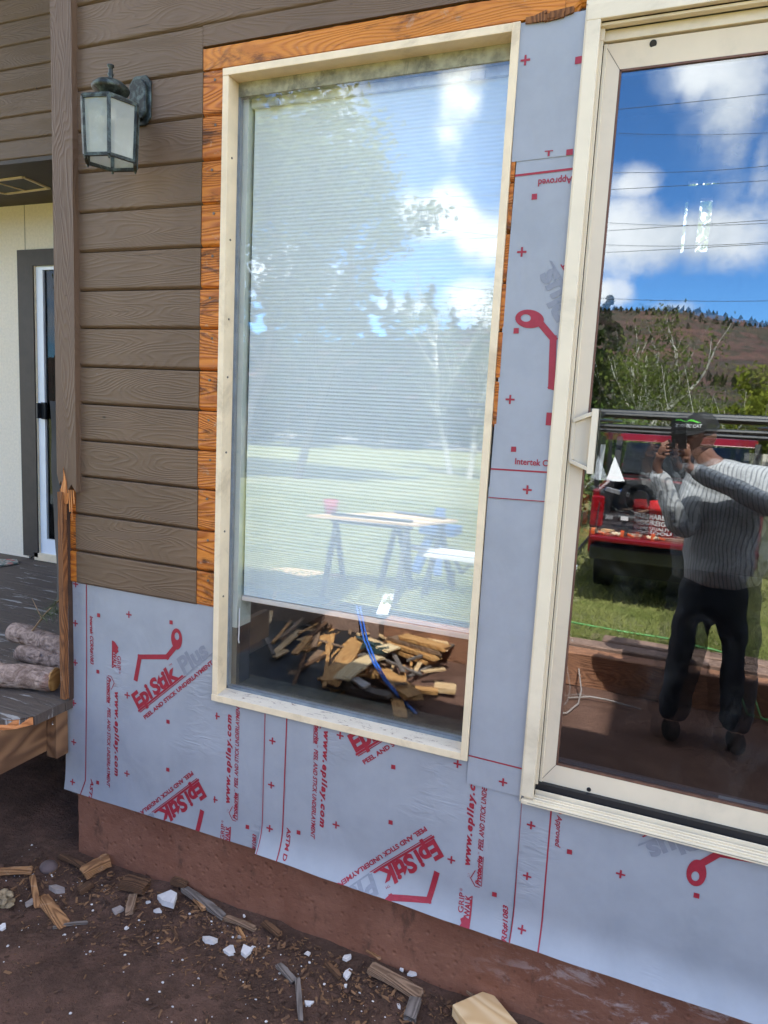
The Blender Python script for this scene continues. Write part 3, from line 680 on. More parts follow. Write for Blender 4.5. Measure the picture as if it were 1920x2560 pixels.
class Film:
    """one sheet of underlayment on the wall: convex pieces in (x, z), a curled lower edge, and its printing"""
    def __init__(s, name, label, pieces, y, bottom=None, curl=.024, L=.105):
        if y == YF: curl = .005
        s.y, s.bottom, s.curl, s.L, s.pieces = y, bottom, curl, L, pieces
        mb = MB()
        for pc in pieces:
            a, b, c_, d_ = pc; nu = max(2, int((b - a).length / .03)); nv = max(2, int((d_ - a).length / .016)); b0 = len(mb.v)
            for j in range(nv + 1):
                for i in range(nu + 1):
                    q = a.lerp(b, i / nu).lerp(d_.lerp(c_, i / nu), j / nv); mb.v.append(s.at(q.x, q.y))
            for j in range(nv):
                for i in range(nu): k = b0 + j * (nu + 1) + i; mb.f.append((k, k + 1, k + nu + 2, k + nu + 1))
        s.o = obj(name, mb, M_film, smooth=True, fix=False); tag(s.o, label, 'wall membrane', 'printed membrane sheets on the wall')
        s.groups = []; s.depth = 0
    def at(s, x, z, off=0.0):
        y = s.y - off + .0030 * mn.noise(Vector((x * 5, z * 3, 3)))
        if s.bottom:
            (xa, za), (xb, zb) = s.bottom; zz = za + (zb - za) * (x - xa) / (xb - xa)
            k = max(0, 1 - (z - zz) / s.L); y -= 1.35 * s.curl * k * k * (1 + .12 * mn.noise(Vector((x * 6, 0, 3)))) ; z += .25 * s.curl * k * k
        return Vector((x, y, z))
    def stamp(s, which, vs, fs, piece=0, off=.0012):
        """vs are (x, z) points: clip to the piece, cut for the curl, lay on the film"""
        bm = bmesh.new(); bv = [bm.verts.new((p[0], 0, p[1])) for p in vs]
        for f in fs:
            try: bm.faces.new([bv[i] for i in f])
            except ValueError: pass
        pc = s.pieces[piece]; cen = sum(pc, Vector((0, 0))) / 4
        for i in range(4):
            a, b = pc[i], pc[(i + 1) % 4]; n = Vector((-(b - a).y, (b - a).x)).normalized()
            if n.dot(cen - a) > 0: n = -n
            bmesh.ops.bisect_plane(bm, geom=bm.verts[:] + bm.edges[:] + bm.faces[:], plane_co=(a.x, 0, a.y), plane_no=(n.x, 0, n.y), clear_outer=True, dist=1e-6)
        if not bm.faces: bm.free(); return
        zlo = min(v.co.z for v in bm.verts); zhi = max(v.co.z for v in bm.verts); st = .012
        if s.bottom and zlo < max(s.bottom[0][1], s.bottom[1][1]) + s.L + .02:
            top = min(zhi, max(s.bottom[0][1], s.bottom[1][1]) + s.L + .02)
        else: top = zhi; st = .02
        z = math.floor(zlo / st) * st
        while z < top:
            bmesh.ops.bisect_plane(bm, geom=bm.verts[:] + bm.edges[:] + bm.faces[:], plane_co=(0, 0, z), plane_no=(0, 0, 1), dist=1e-6); z += st
        bm.verts.index_update()
        s.groups[-1][1].setdefault('r' if which == 'm' else which, MB()).add([s.at(v.co.x, v.co.z, off) for v in bm.verts], [tuple(v.index for v in f.verts) for f in bm.faces]); bm.free()
    def W(s, px): v = P(px[0], px[1], s.y); return Vector((v.x, v.z))
    def start(s, name):
        if not s.depth: s.groups.append((name, {}))
    def line(s, pts, wdt, piece=0, which='m'):
        s.start('printed_line'); ps = [s.W(p) for p in pts]
        for a, b in zip(ps, ps[1:]):
            n = Vector((-(b - a).y, (b - a).x)).normalized() * wdt / 2
            s.stamp(which, [a - n, b - n, b + n, a + n], [(0, 1, 2, 3)], piece)
    def poly(s, pts, which='m', piece=0, off=.0012):
        s.stamp(which, pts, [tuple(range(len(pts)))], piece, off)
    def square(s, px, piece=0, a=.0135):
        s.start('printed_square'); c_ = s.W(px); h = a / 2; s.poly([c_ + Vector(q) for q in ((-h, -h * 1.1), (h * 1.1, -h), (h, h * 1.1), (-h, h))], 'm', piece)
    def plus(s, px, piece=0, a=.0245, wd=.0052):
        s.start('printed_cross'); c_ = s.W(px); h, k = a / 2, wd / 2
        s.poly([c_ + Vector(q) for q in ((-k, -h), (k, -h), (k, h), (-k, h))], 'm', piece); s.poly([c_ + Vector(q) for q in ((-h, -k), (h, -k), (h, k), (-h, k))], 'm', piece)
    def text(s, txt, p0, p1, cap, piece=0, which='r', bold=.03, shear=0.0, space=1.0, off=.0012, raw=False):
        s.start('printed_line_of_text'); a, b = (p0, p1) if raw else (s.W(p0), s.W(p1)); u = b - a; n = Vector((-u.y, u.x)).normalized() * cap
        vs, fs = glyphs(txt, bold, shear, space)
        s.stamp(which, [a + u * v.x + n * v.y for v in vs], fs, piece, off)
    def done(s):
        for nm, ink in s.groups:
            par = s.o
            if 'r' in ink: par = obj(nm, ink['r'], M_red, s.o, fix=False)
            if 'g' in ink: obj('grey_lettering', ink['g'], M_grey, par, fix=False)
    # composite prints ------------------------------------------------
    def logo(s, a, b, piece=0, anchor='epi', parts='esmpt'):
        s.start('printed_logo'); s.depth = 1; A, Bp = s.W(a), s.W(b)
        l0, l1 = LG[anchor]; ang = math.atan2((Bp - A).y, (Bp - A).x) - math.atan2((l1 - l0).y, (l1 - l0).x)
        ca, sa = math.cos(ang), math.sin(ang)
        def T(q): q = q - l0; return A + Vector((q.x * ca - q.y * sa, q.x * sa + q.y * ca))
        e0, e1 = LG['epi']; u = (e1 - e0); un = u.normalized(); nn = Vector((-un.y, un.x)); L = u.length
        def loc(x, y): return T(e0 + un * x + nn * y)
        s.text('Epi', loc(0, .004), loc(L * .40, .004), .054, piece, 'r', .045, .12, raw=True)
        s.text('Stik', loc(L * .42, .003), loc(L * 1.0, .003), .052, piece, 'r', .045, .18, raw=True)
        s.poly([loc(-.006, -.0075), loc(L * 1.08, -.0075), loc(L * 1.06, -.0005), loc(-.004, -.0005)], 'r', piece)
        s.poly([loc(.0, -.0125), loc(L * 1.12, -.0125), loc(L * 1.10, -.0095), loc(-.001, -.0095)], 'r', piece)
        p0, p1 = LG['plus']; s.text('Plus', T(p0), T(p1), .057, piece, 'g', .04, .12, raw=True)
        pl = (p1 - p0).length; s.poly([loc(L * 1.13, -.0115), loc(L * 1.15 + pl, -.0105), loc(L * 1.17 + pl, -.0055), loc(L * 1.13, -.0065)], 'g', piece)
        s.text('TM', loc(L * .95, .048), loc(L * .95 + .015, .048), .008, piece, 'r', .0, raw=True)
        q0, q1 = LG['slog']; s.text('PEEL AND STICK UNDERLAYMENT', T(q0), T(q1), .0142, piece, 'r', .035, raw=True)
        w_ = .0088
        ps = LG['sym']
        for i in range(3):
            a_, b_ = ps[i], ps[i + 1]; d = (b_ - a_).normalized(); n = Vector((-d.y, d.x)) * w_
            e = d * (w_ if i else 0)
            s.poly([T(a_ - n - (e if i else d * 0)), T(b_ - n + d * w_ * .9), T(b_ + n + d * w_ * .9), T(a_ + n - (e if i else d * 0))], 'r', piece, .0011)
        c_, ax = LG['ring']; m_ = 24
        out = []; inn = []
        for k in range(m_):
            t_ = 2 * math.pi * k / m_; dr = Vector((math.cos(t_), math.sin(t_)))
            out.append(T(c_ + Vector((dr.x * .0235, dr.y * (.036 if dr.y > 0 else .040))) )); inn.append(T(c_ + Vector((.001, .008)) + Vector((dr.x * .0095, dr.y * .0135))))
        vs = out + inn; s.stamp('r', vs, [(k, (k + 1) % m_, m_ + (k + 1) % m_, m_ + k) for k in range(m_)], piece, .0013); s.depth = 0
    def maker(s, a, b, piece=0):                          # the underlayment line: house outline, trade word, slogan
        s.start('printed_slogan'); s.depth = 1
        A, Bp = s.W(a), s.W(b); u = Bp - A; n = Vector((-u.y, u.x)).normalized(); un = u.normalized(); L = u.length
        def loc(x, y): return A + un * x + n * y
        s.text('Protecrite', loc(0, 0), loc(L * .235, 0), .0155, piece, 'r', .04, .35, raw=True)
        s.poly([loc(0, -.004), loc(L * .235, -.004), loc(L * .235, -.0022), loc(0, -.0022)], 'r', piece)
        s.text('TM', loc(L * .24, .009), loc(L * .26, .009), .005, piece, 'r', 0, raw=True)
        s.text('PEEL AND STICK UNDERLAYMENT', loc(L * .275, 0), loc(L, 0), .0145, piece, 'r', .025, .3, raw=True)
        for (x0, y0), (x1, y1) in (((-.004, .016), (.018, .031)), ((.018, .031), (.046, .018)), ((-.004, .016), (-.004, .002))):
            p, q = loc(x0, y0), loc(x1, y1); d = (q - p).normalized(); k = Vector((-d.y, d.x)) * .0013; s.poly([p - k, q - k, q + k, p + k], 'r', piece)
        for i in range(6): p = loc(.020 + .005 * (i % 3), .034 + .005 * (i // 3)); s.poly([p + Vector(q) for q in ((-.0012, 0), (0, -.0012), (.0012, 0), (0, .0012))], 'r', piece)
        s.depth = 0
    def grip(s, a, b, piece=0):
        s.start('printed_emblem'); s.depth = 1
        A, Bp = s.W(a), s.W(b); u = Bp - A; n = Vector((-u.y, u.x)).normalized(); un = u.normalized(); L = u.length
        def loc(x, y): return A + un * x * L + n * y
        s.poly([loc(0, 0), loc(1, 0), loc(1, .003), loc(.40, .006), loc(0, .0045)], 'r', piece)
        s.poly([loc(.0, .0045), loc(.40, .006), loc(.44, .018), loc(.36, .031), loc(.27, .026), loc(.20, .030), loc(.10, .020), loc(.03, .013)], 'r', piece)
        s.text('WALK', loc(.42, .0045), loc(.99, .0045), .017, piece, 'r', .035, raw=True)
        s.text('GRIP', loc(.50, .025), loc(1.02, .025), .016, piece, 'r', .012, raw=True)
        c_ = loc(1.10, .036); ringv = []; 
        for r_ in (.0042, .0033):
            for k in range(12): ringv.append(c_ + Vector((math.cos(k * .5236) * r_, math.sin(k * .5236) * r_)))
        s.stamp('r', ringv, [(k, (k + 1) % 12, 12 + (k + 1) % 12, 12 + k) for k in range(12)], piece)
        s.text('R', c_ - n * .002 - un * .0015, c_ - n * .002 + un * .0015, .004, piece, 'r', 0, raw=True); s.depth = 0
YF = .0105
def V2(px, y=YF): v = P(px[0], px[1], y); return Vector((v.x, v.z))
LG = {'epi': (V2((346.5, 1774)), V2((448.5, 1692))), 'plus': (V2((460, 1686)), V2((524, 1636))), 'slog': (V2((363.5, 1798.6)), V2((533.5, 1659))),
      'sym': [V2((339, 1702)), V2((350, 1642)), V2((418, 1642)), V2((444, 1610))], 'ring': (V2((442, 1596)), None)}

# sheets -----------------------------------------------------------------
a0 = V2((171, 1452)); a1 = Vector((WX0 + .008, P(536, 1504, YF).z)); a3 = V2((163.5, 1971)); a2 = Vector((WX0 + .008, 0))
def on(pa, pb, x): return pa.y + (pb.y - pa.y) * (x - pa.x) / (pb.x - pa.x)
bA, bB = V2((163.5, 1971)), V2((651, 2124)); a2.y = on(bA, bB, a2.x)
wlow = WZ0 + .012
pA1 = [a0, a1, a2, a3]
pA2 = [Vector((WX0 + .008, wlow)), V2((664, 1780)), V2((654, 2125)), a2]; pA2[1].y = wlow; pA2[2].y = on(bA, bB, pA2[2].x)
fA = Film('membrane_sheet', 'printed grey blue membrane below the siding, hanging lowest at the left next to the deck', [pA1, pA2], YF, ((bA.x, bA.y), (bB.x, bB.y)))
for p in ((190, 1460), (188.8, 1558), (188, 1656.5), (185.2, 1757), (185.6, 1854.8), (183.3, 1954), (323, 1536), (318.3, 1738), (317.5, 1934)): fA.plus(p)
for p in ((541.8, 1790), (537.4, 1998)): fA.plus(p, 0 if P(*p).x < WX0 + .008 else 1)
for p in ((247, 1538), (245, 1679), (245.8, 1955.5), (428, 1555.6), (420.5, 1804), (419.7, 1924)): fA.square(p)
fA.square((619, 2067), 1)
fA.line([(217, 1455), (216.5, 1790), (215.3, 1950), (205, 1985)], .0042)
fA.text('Intertek CCRR#1083', (225, 1539), (226.5, 1660), .0145, bold=.03, shear=.25)
fA.text('www.epilay.com', (288, 1728), (287.4, 1939), .0185, bold=.05, shear=.25, space=1.25)
fA.maker((269.5, 1691), (268, 1966)); fA.grip((280, 1601), (280, 1670))
fA.text('ASTM D 1970', (229, 1945), (221, 2080), .0145, bold=.03, shear=.25)
fA.logo((346.5, 1774), (448.5, 1692)); fA.logo((497.7, 1952), (397, 2027.6))
fA.text('www.epilay.com', (574, 2009), (578.5, 1787), .0185, 1, bold=.05, shear=.25, space=1.25)
fA.maker((592, 2050), (600, 1758), 1); fA.grip((579, 2140), (579, 2066), 1); fA.grip((579, 2140), (579, 2066), 0)
fA.text('CCRR#1083', (641, 2160), (642, 2086), .0145, 1, bold=.03, shear=.25)
fA.done()
bC, bD = V2((650, 2125), YF - .0016), V2((1277, 2343), YF - .0016)
s1, s2 = V2((660, 1780), YF - .0016), V2((1306, 1985), YF - .0016); s1.y = wlow; s2.y = wlow
fB = Film('membrane_sheet', 'widest printed membrane sheet, under the picture window and down over the foundation', [[s1, s2, bD, bC]], YF - .0016, ((bC.x, bC.y), (bD.x, bD.y)))
for p in ((681.4, 1852), (677.6, 1963), (674.3, 2071), (851, 1838), (840.5, 2062), (1128.6, 2149), (1144, 1909.7)): fB.plus(p)
for p in ((746.4, 2081), (983.5, 1917), (976.3, 2056), (1236, 2236)): fB.square(p)
fB.line([(663.5, 1783), (653.5, 2135)], .0028); fB.line([(718, 1790), (703.4, 2150)], .0042)
fB.text('ASTM D 1970', (717.3, 2068), (715, 2190), .0145, bold=.03, shear=.1)
fB.maker((789, 1784), (777.2, 2095)); fB.text('www.epilay.com', (811, 1825), (800.4, 2066.6), .0185, bold=.05, shear=.25, space=1.25)
fB.logo((891, 1882), (1017, 1804)); fB.logo((1085, 2095), (950, 2175.5))
fB.text('www.epilay.com', (1174, 2165), (1191, 1915), .0185, bold=.05, shear=.25, space=1.25); fB.maker((1201, 2215.6), (1223, 1890))
fB.grip((1180, 2325), (1182, 2239)); fB.text('CCRR#1083', (1272, 2370), (1269.6, 2264), .0145, bold=.03, shear=.25)
fB.done()
y3 = YF - .0032
c0, c1 = V2((1304.5, 2003), y3), V2((1279, 2341), y3); c2 = V2((1920, 2552), y3); z_top = DZ0 + .012
c0 = c0 + (c0 - c1) * ((z_top - c0.y) / (c0 - c1).y); cx = 1.75; c2b = Vector((cx, on(c1, c2, cx)))
fC = Film('membrane_sheet', 'printed membrane sheet under the sliding door sill with upside down grey lettering', [[c0, Vector((cx, z_top)), c2b, c1]], y3, ((c1.x, c1.y), (c2b.x, c2b.y)), curl=.028)
for p in ((1328, 2062.5), (1318, 2190), (1307, 2318), (1551.6, 2185)): fC.plus(p)
for p in ((1423.8, 2129), (1741, 2238)): fC.square(p)
fC.line([(1303.5, 2005), (1279.5, 2345)], .0040); fC.line([(1379, 2015), (1350, 2368)], .0042)
fC.text('DO Approved', (1395, 2003), (1388, 2116), .0145, bold=.02, shear=.25)
fC.logo((1731, 2067), (1590, 2118), anchor='plus')
fC.done()
# vertical strips between window and door
xl0, xl1, xr = WX1 + .002, WX1 + .015, DX0 + .003
zS1 = P(1279, 407, y3).z; zS1r = P(1437, 388, y3).z; zS2 = P(1224, 1244, y3).z; zS2r = P(1361, 1255, y3).z; zS3 = P(1172, 1958, y3).z; zS3r = P(1300, 1990, y3).z
fD = Film('membrane_sheet', 'narrow membrane strip between window and door, its lower blank half ending below the window sill', [[Vector((xl0 + .001, zS2 + .03)), Vector((xr, zS2r + .03)), Vector((xr, zS3r)), Vector((xl0 - .0, zS3))]], YF - .0052)
fD.line([(1172, 1888), (1305, 1921)], .0042); fD.plus((1258, 1954.8)); fD.done()
fE = Film('membrane_sheet', 'narrow membrane strip between window and door with the red trowel sign and upright small lettering', [[Vector((xl1, zS1 + .03)), Vector((xr, zS1r + .03)), Vector((xr, zS2r)), Vector((xl1 - .010, zS2))]], YF - .0068)
fE.plus((1304.7, 630)); fE.plus((1275.3, 998.7)); fE.plus((1318.3, 1224.4)); fE.square((1336, 492)); fE.square((1290.5, 827)); fE.square((1284, 1123))
fE.line([(1281, 440.5), (1440, 421)], .0055); fE.line([(1226, 1172), (1372, 1181)], .0045); fE.line([(1218, 1243), (1366, 1254)], .0022)
fE.text('Approved', (1431, 441), (1346, 449.5), .0165, bold=.02); fE.text('Intertek CCRR#1083', (1287.5, 1160), (1460, 1172), .0165, bold=.02)
fE.text('1', (1364, 1061), (1382, 1062), .030, bold=.05)
fE.logo((1447, 782), (1381, 666), anchor='plus')
fE.done()
fF = Film('membrane_sheet', 'topmost short membrane strip between window and door, almost blank', [[V2((1301, 58), YF - .0084), Vector((xr, P(1468, 30, YF).z)), Vector((xr, zS1r - .0)), Vector((xl0, zS1))]], YF - .0084)
fF.plus((1313.4, 150.4)); fF.square((1446.4, 151.4), a=.016); fF.square((1423.8, 382), a=.016)
fF.text('T', (1361, 391), (1382, 389), .013, bold=.03); fF.square((1389, 397), a=.006); fF.done()

# ---------------------------------------------------------------- wall lantern
m, t = mat('verdigris_metal'); v = t.co(); M_verd = m
vn = t.noise(v, 34, 7, .7, .6)
c = t.mix(t.ramp(vn, .42, .68), (.020, .023, .021), (.10, .13, .115)); c = t.mix(t.ramp(t.noise(v, 60, 4, .6), .6, .75, 0, .5), c, (.05, .03, .015))
t.out(t.pr(Base_Color=c, Roughness=.48, Metallic=.45, Normal=t.bump(vn, .25, .002)))
M_lglass = glass_mat('lantern_glass', .10, dust=.3, rough=.02, trans=(.9, .93, .9), base=.42, dcol=(.62, .66, .60))
yc = -.125; lc = P(277, 300, yc); wp = P(354, 253, 0)
lan = empty('wall_lantern', (wp.x, 0, wp.z), 'weathered green carriage lantern with clear glass panes on the brown siding', 'wall lamp')
mb = MB()
oc = [(math.copysign(1, 0) * 0 + x_, z_) for x_, z_ in ((-.034, .062), (-.018, .088), (.018, .088), (.034, .062), (.034, -.062), (.018, -.088), (-.018, -.088), (-.034, -.062))]
mb.prism([(wp.x + x_ * 1.25, -.001, wp.z - .002 + z_ * .84) for x_, z_ in oc], (0, -.008, 0)); mb.prism([(wp.x + x_ * .95, -.009, wp.z - .002 + z_ * .66) for x_, z_ in oc], (0, -.012, 0))
obj('backplate', mb, M_verd, lan, bevel=.003)
zT, zB = P(270, 236, -.195).z, P(272, 381, -.195).z
rT, rB = .086, .080
def hexp(r, z, a0=-110, n=6): return [Vector((lc.x + r * math.cos(R_(a0 + 60 * k)), yc + r * math.sin(R_(a0 + 60 * k)), z)) for k in range(n)]
tp, bt_ = hexp(rT, zT), hexp(rB, zB)
mb = MB(); mb.prism(hexp(rT + .006, zT), (0, 0, .006)); mb.prism(hexp(rT + .002, zT + .006), (0, 0, .004))
obj('roof_plate', mb, M_verd, lan, bevel=.001)
mb = MB()
for a, b in zip(tp, bt_): mb.beam(a, b, .0105, .0105)
for k in range(6): mb.beam(bt_[k], bt_[(k + 1) % 6], .010, .009); mb.tube([bt_[k] - Vector((0, 0, .004)), bt_[k] - Vector((0, 0, .012))], [.0045, .0025], 8); mb.beam(tp[k], tp[(k + 1) % 6], .009, .007)
obj('cage', mb, M_verd, lan)
mb = MB()
for k in range(6):
    a, b, c_, d_ = tp[k], tp[(k + 1) % 6], bt_[(k + 1) % 6], bt_[k]; mb.add([a, b, c_, d_], [(0, 1, 2, 3)])
obj('pane', mb, M_lglass, lan, fix=False)
mb = MB(); mb.lathe((lc.x, yc, zT + .010), [(.032, 0), (.034, .006), (.026, .010), (.034, .020), (.052, .032), (.0555, .040), (.052, .046), (.038, .057), (.018, .064), (.009, .068), (.007, .074), (.0095, .080), (.0065, .085), (.006, .096), (.010, .102), (.0105, .106), (0, .109)], 28)
obj('dome', mb, M_verd, lan, smooth=True)
mb = MB(); mb.tube([(lc.x + .02, yc + .02, zT + .018), (lc.x + .035, -.07, zT + .03), (wp.x - .01, -.03, zT + .028), (wp.x, -.012, zT + .018)], [.007, .0065, .0065, .008], 10)
mb.prism([(wp.x - .002, -.02, zT + .012), (wp.x - .002, -.02, zT - .10), (lc.x + .05, yc + .05, zT - .02), (lc.x + .04, yc + .04, zT + .008)], (.004, 0, 0))
obj('arm', mb, M_verd, lan, smooth=False)
mb = MB(); mb.tube([(lc.x, yc, zT - .004), (lc.x, yc, zT - .035)], .014, 14); obj('lamp_holder', mb, M_white, lan)

# ---------------------------------------------------------------- deck
m, t = mat('weathered_deck'); v = t.co(); x, y, z = t.sep(v); M_deck = m
pv = t.comb(t.m('MULTIPLY', x, 2.2), t.m('MULTIPLY', y, 13), z)
pe = t.noise(pv, 1.7, 7, .68, .5)
fine = t.noise(t.comb(t.m('MULTIPLY', x, 8), t.m('MULTIPLY', y, 160), z), 1, 4, .6)
c = t.mix(t.ramp(pe, .58, .63), (.088, .064, .050), (.34, .32, .30)); c = t.mix(t.ramp(fine, .45, .7, 0, .5), c, (.03, .025, .022))
t.out(t.pr(Base_Color=c, Roughness=.75, Normal=t.bump(t.m('ADD', t.ramp(pe, .5, .6, 1, 0), fine), .7, .003)))
M_beam = grain_wood('deck_beam', (.24, .125, .06), (.10, .048, .024), 'y', rough=.75, bump=1, line=17)
M_cut = grain_wood('fresh_broken_wood', (.62, .24, .08), (.40, .14, .045), 'x', rough=.7, bump=.8, line=40)
ZD = P(165, 1746, 0).z
deck = empty('deck', (-3.2, 0, .1), 'weathered brown plank deck with peeling paint and a broken front board left of the wall', 'deck')
mb = MB(); rg = random.Random(2); yy = -.162; dc = P(95, 1787)  
while yy < 1.6:
    xr_ = -2.0 + (rg.uniform(-.004, .004)) if yy < .0 else -2.06
    if yy < 0: xr_ = Pz(95, 1786, ZD).x + .0
    nseg = 30; b = len(mb.v)
    for i in range(nseg + 1):
        xx = -6.0 + (xr_ + 6.0) * i / nseg; jj = .001 * mn.noise(Vector((xx * 4, yy * 50, 0)))
        for q in ((yy, ZD - .036), (yy, ZD - .002), (yy + .003, ZD + jj), (yy + .132, ZD + jj), (yy + .135, ZD - .002), (yy + .135, ZD - .036)): mb.v.append(Vector((xx, q[0], q[1])))
    for i in range(nseg):
        for k in range(6): a = b + i * 6; mb.f.append((a + k, a + (k + 1) % 6, a + 6 + (k + 1) % 6, a + 6 + k))
    mb.f.append(tuple(b + nseg * 6 + k for k in range(6))); yy += .1385
obj('planks', mb, M_deck, deck)
mb = MB(); xe = Pz(56, 1800, ZD).x
mb.prism([(-6, -.305, ZD - .002), (xe - .14, -.305, ZD - .002), (xe - .02, -.20, ZD - .002), (xe, -.166, ZD - .002), (-6, -.166, ZD - .002)], (0, 0, -.034))
obj('broken_board', mb, M_deck, deck)
mb = MB(); mb.prism([(xe - .145, -.306, ZD - .004), (xe - .022, -.203, ZD - .004), (xe - .002, -.168, ZD - .004), (xe - .002, -.168, ZD - .033), (xe - .03, -.215, ZD - .036), (xe - .16, -.31, ZD - .045)], (.006, .004, 0))
mb.box((-6, -.307, ZD - .036), (xe - .15, -.3055, ZD - .004))
obj('torn_end', mb, M_cut, deck)
xj = Pz(134, 1700, ZD).x
zj = P(134, 1872, -.03).z
mb = MB(); mb.box((-2.10, -1.4, zj), (-2.062, .02, ZD - .037)); mb.box((-6, .02, zj), (-2.062, .06, ZD - .037)); mb.box((-4.2, -1.4, .05), (-4.1, -1.3, zj)); 
for i in range(5): mb.box((-2.7 - .6 * i, -1.3, zj + .02), (-2.66 - .6 * i, 1.5, ZD - .038))
obj('joist', mb, M_beam, deck, bevel=.002)
pb = P(150, 1880, -.05)
obj('post_stub', MB().box((-2.062, -.055, P(150, 1898, -.05).z), (-2.012, .0, ZD - .037)), M_beam, deck, bevel=.002)
mb = MB(); nb_ = P(132, 1805, -.06); mb.tube([nb_, nb_ + Vector((.008, -.012, .001)), nb_ + Vector((.022, -.02, .004))], .0022, 6); obj('bent_nail', mb, plain('steel', (.35, .35, .36), .35, .1, 20, 0, metal=.8), deck)

# things on the deck
m, t = mat('pine_bark'); v = t.co(); M_bark = m
bn = t.noise(v, 22, 8, .75, 1.2); vv = t.ramp(t.vor(t.mp(v, (10, 22, 22)), 2.2), .0, .5)
c = t.mix(t.ramp(bn, .35, .65), (.15, .092, .068), (.42, .30, .24)); c = t.mix(t.ramp(t.noise(v, 9, 6, .7), .55, .68, 0, .8), c, (.20, .085, .055))
t.out(t.pr(Base_Color=c, Roughness=.9, Normal=t.bump(t.m('ADD', bn, vv), 1, .006)))
m, t = mat('cut_log_end'); v = t.co(); 
M_end = grain_wood('log_end', (.62, .36, .13), (.40, .19, .06), 'x', rough=.7, bump=.5, line=20)
def log(name, p0, p1, r, label):
    rg = random.Random(int(r * 1e4)); p0, p1 = Vector(p0), Vector(p1); n, k = 18, 22; mb = MB(); d = (p1 - p0).normalized(); x = d.cross(Vector((0, 0, 1))).normalized(); u = x.cross(d)
    for i in range(n + 1):
        c_ = p0.lerp(p1, i / n) + Vector((0, 0, .003 * math.sin(i * .6)))
        for j in range(k):
            a = 2 * math.pi * j / k; rr = r * (1 + .07 * mn.noise(Vector((i * .35, math.cos(a) * 1.2, math.sin(a) * 1.2 + r * 90))) + .03 * mn.noise(Vector((i * 1.3, math.cos(a) * 4, math.sin(a) * 4))))
            mb.v.append(c_ + (x * math.cos(a) + u * math.sin(a)) * rr)
    for i in range(n):
        for j in range(k): mb.f.append((i * k + j, i * k + (j + 1) % k, (i + 1) * k + (j + 1) % k, (i + 1) * k + j))
    for s_ in range(3):
        a = rg.uniform(0, 6); c_ = p0.lerp(p1, rg.uniform(.15, .8)); o_ = (x * math.cos(a) + u * abs(math.sin(a)));
        mb.tube([c_ + o_ * r * .8, c_ + o_ * r * 1.12], [.010, .006], 7)
    o = obj(name, mb, M_bark, smooth=True); tag(o, label, 'log', 'pine logs stacked on the deck')
    for q, sgn in ((p0, -1), (p1, 1)): obj('cut_end', MB().tube([q - d * sgn * .004, q + d * sgn * .0015], [r * .97, r * .95], k), M_end, o)
def ld(px, py, z): return Pz(px, py, z)
r3 = .046; l3 = ld(-60, 1690, ZD + r3); l3b = ld(137, 1698, ZD + r3); log('log', (l3.x - .1, l3.y, ZD + r3), (l3b.x, l3b.y, ZD + r3), r3, 'largest split barked pine log, nearest the deck edge, with an orange sawn end')
r2 = .034; a_, b_ = ld(50, 1632, ZD + r2), ld(150, 1652, ZD + r2); log('log', (a_.x, a_.y, ZD + r2), (-2.07, b_.y, ZD + r2), r2, 'short dark log lying low between the two larger logs')
r1 = .043; a_, b_ = ld(35, 1580, ZD + .085), ld(150, 1618, ZD + .085); log('log', (a_.x, a_.y, ZD + .085), (-2.066, b_.y - .0, ZD + .08), r1, 'uppermost smooth pale log with an orange knot, furthest back on the deck')
# pine sprig
M_needle = plain('pine_needle', (.075, .10, .035), .6, .3, 30, 0); M_twig = plain('dry_twig', (.30, .19, .10), .8, .2, 30, .2)
s0 = ld(80, 1578, ZD + .12); s1_ = P(148, 1500, .10)
tw_ = MB(); tw_.tube([s0, s0.lerp(s1_, .5) + Vector((0, 0, .01)), s1_], [.004, .003, .002], 6); q = s0.lerp(s1_, .4); tw_.tube([q, q + Vector((-.09, .03, .07))], [.003, .001], 5)
sprig = obj('pine_sprig', tw_, M_twig); tag(sprig, 'broken pine sprig with green needles lying above the logs', 'branch')
mb = MB(); rg = random.Random(11)
for c_ in (s0.lerp(s1_, .55), s0.lerp(s1_, .9), s0.lerp(s1_, .75) + Vector((0, .02, -.02)), s0 + Vector((.05, 0, -.03))):
    for i in range(80):
        d = Vector((rg.gauss(.2, 1), rg.gauss(0, .7), rg.gauss(.1, 1))).normalized() * rg.uniform(.035, .075); sd_ = Vector((rg.uniform(-1, 1), rg.uniform(-1, 1), rg.uniform(-1, 1))) * .0009
        o_ = Vector((rg.uniform(-.015, .015),) * 3); mb.add([c_ + o_ - sd_, c_ + o_ + sd_, c_ + o_ + d], [(0, 1, 2)])
obj('needles', mb, M_needle, sprig, fix=False)
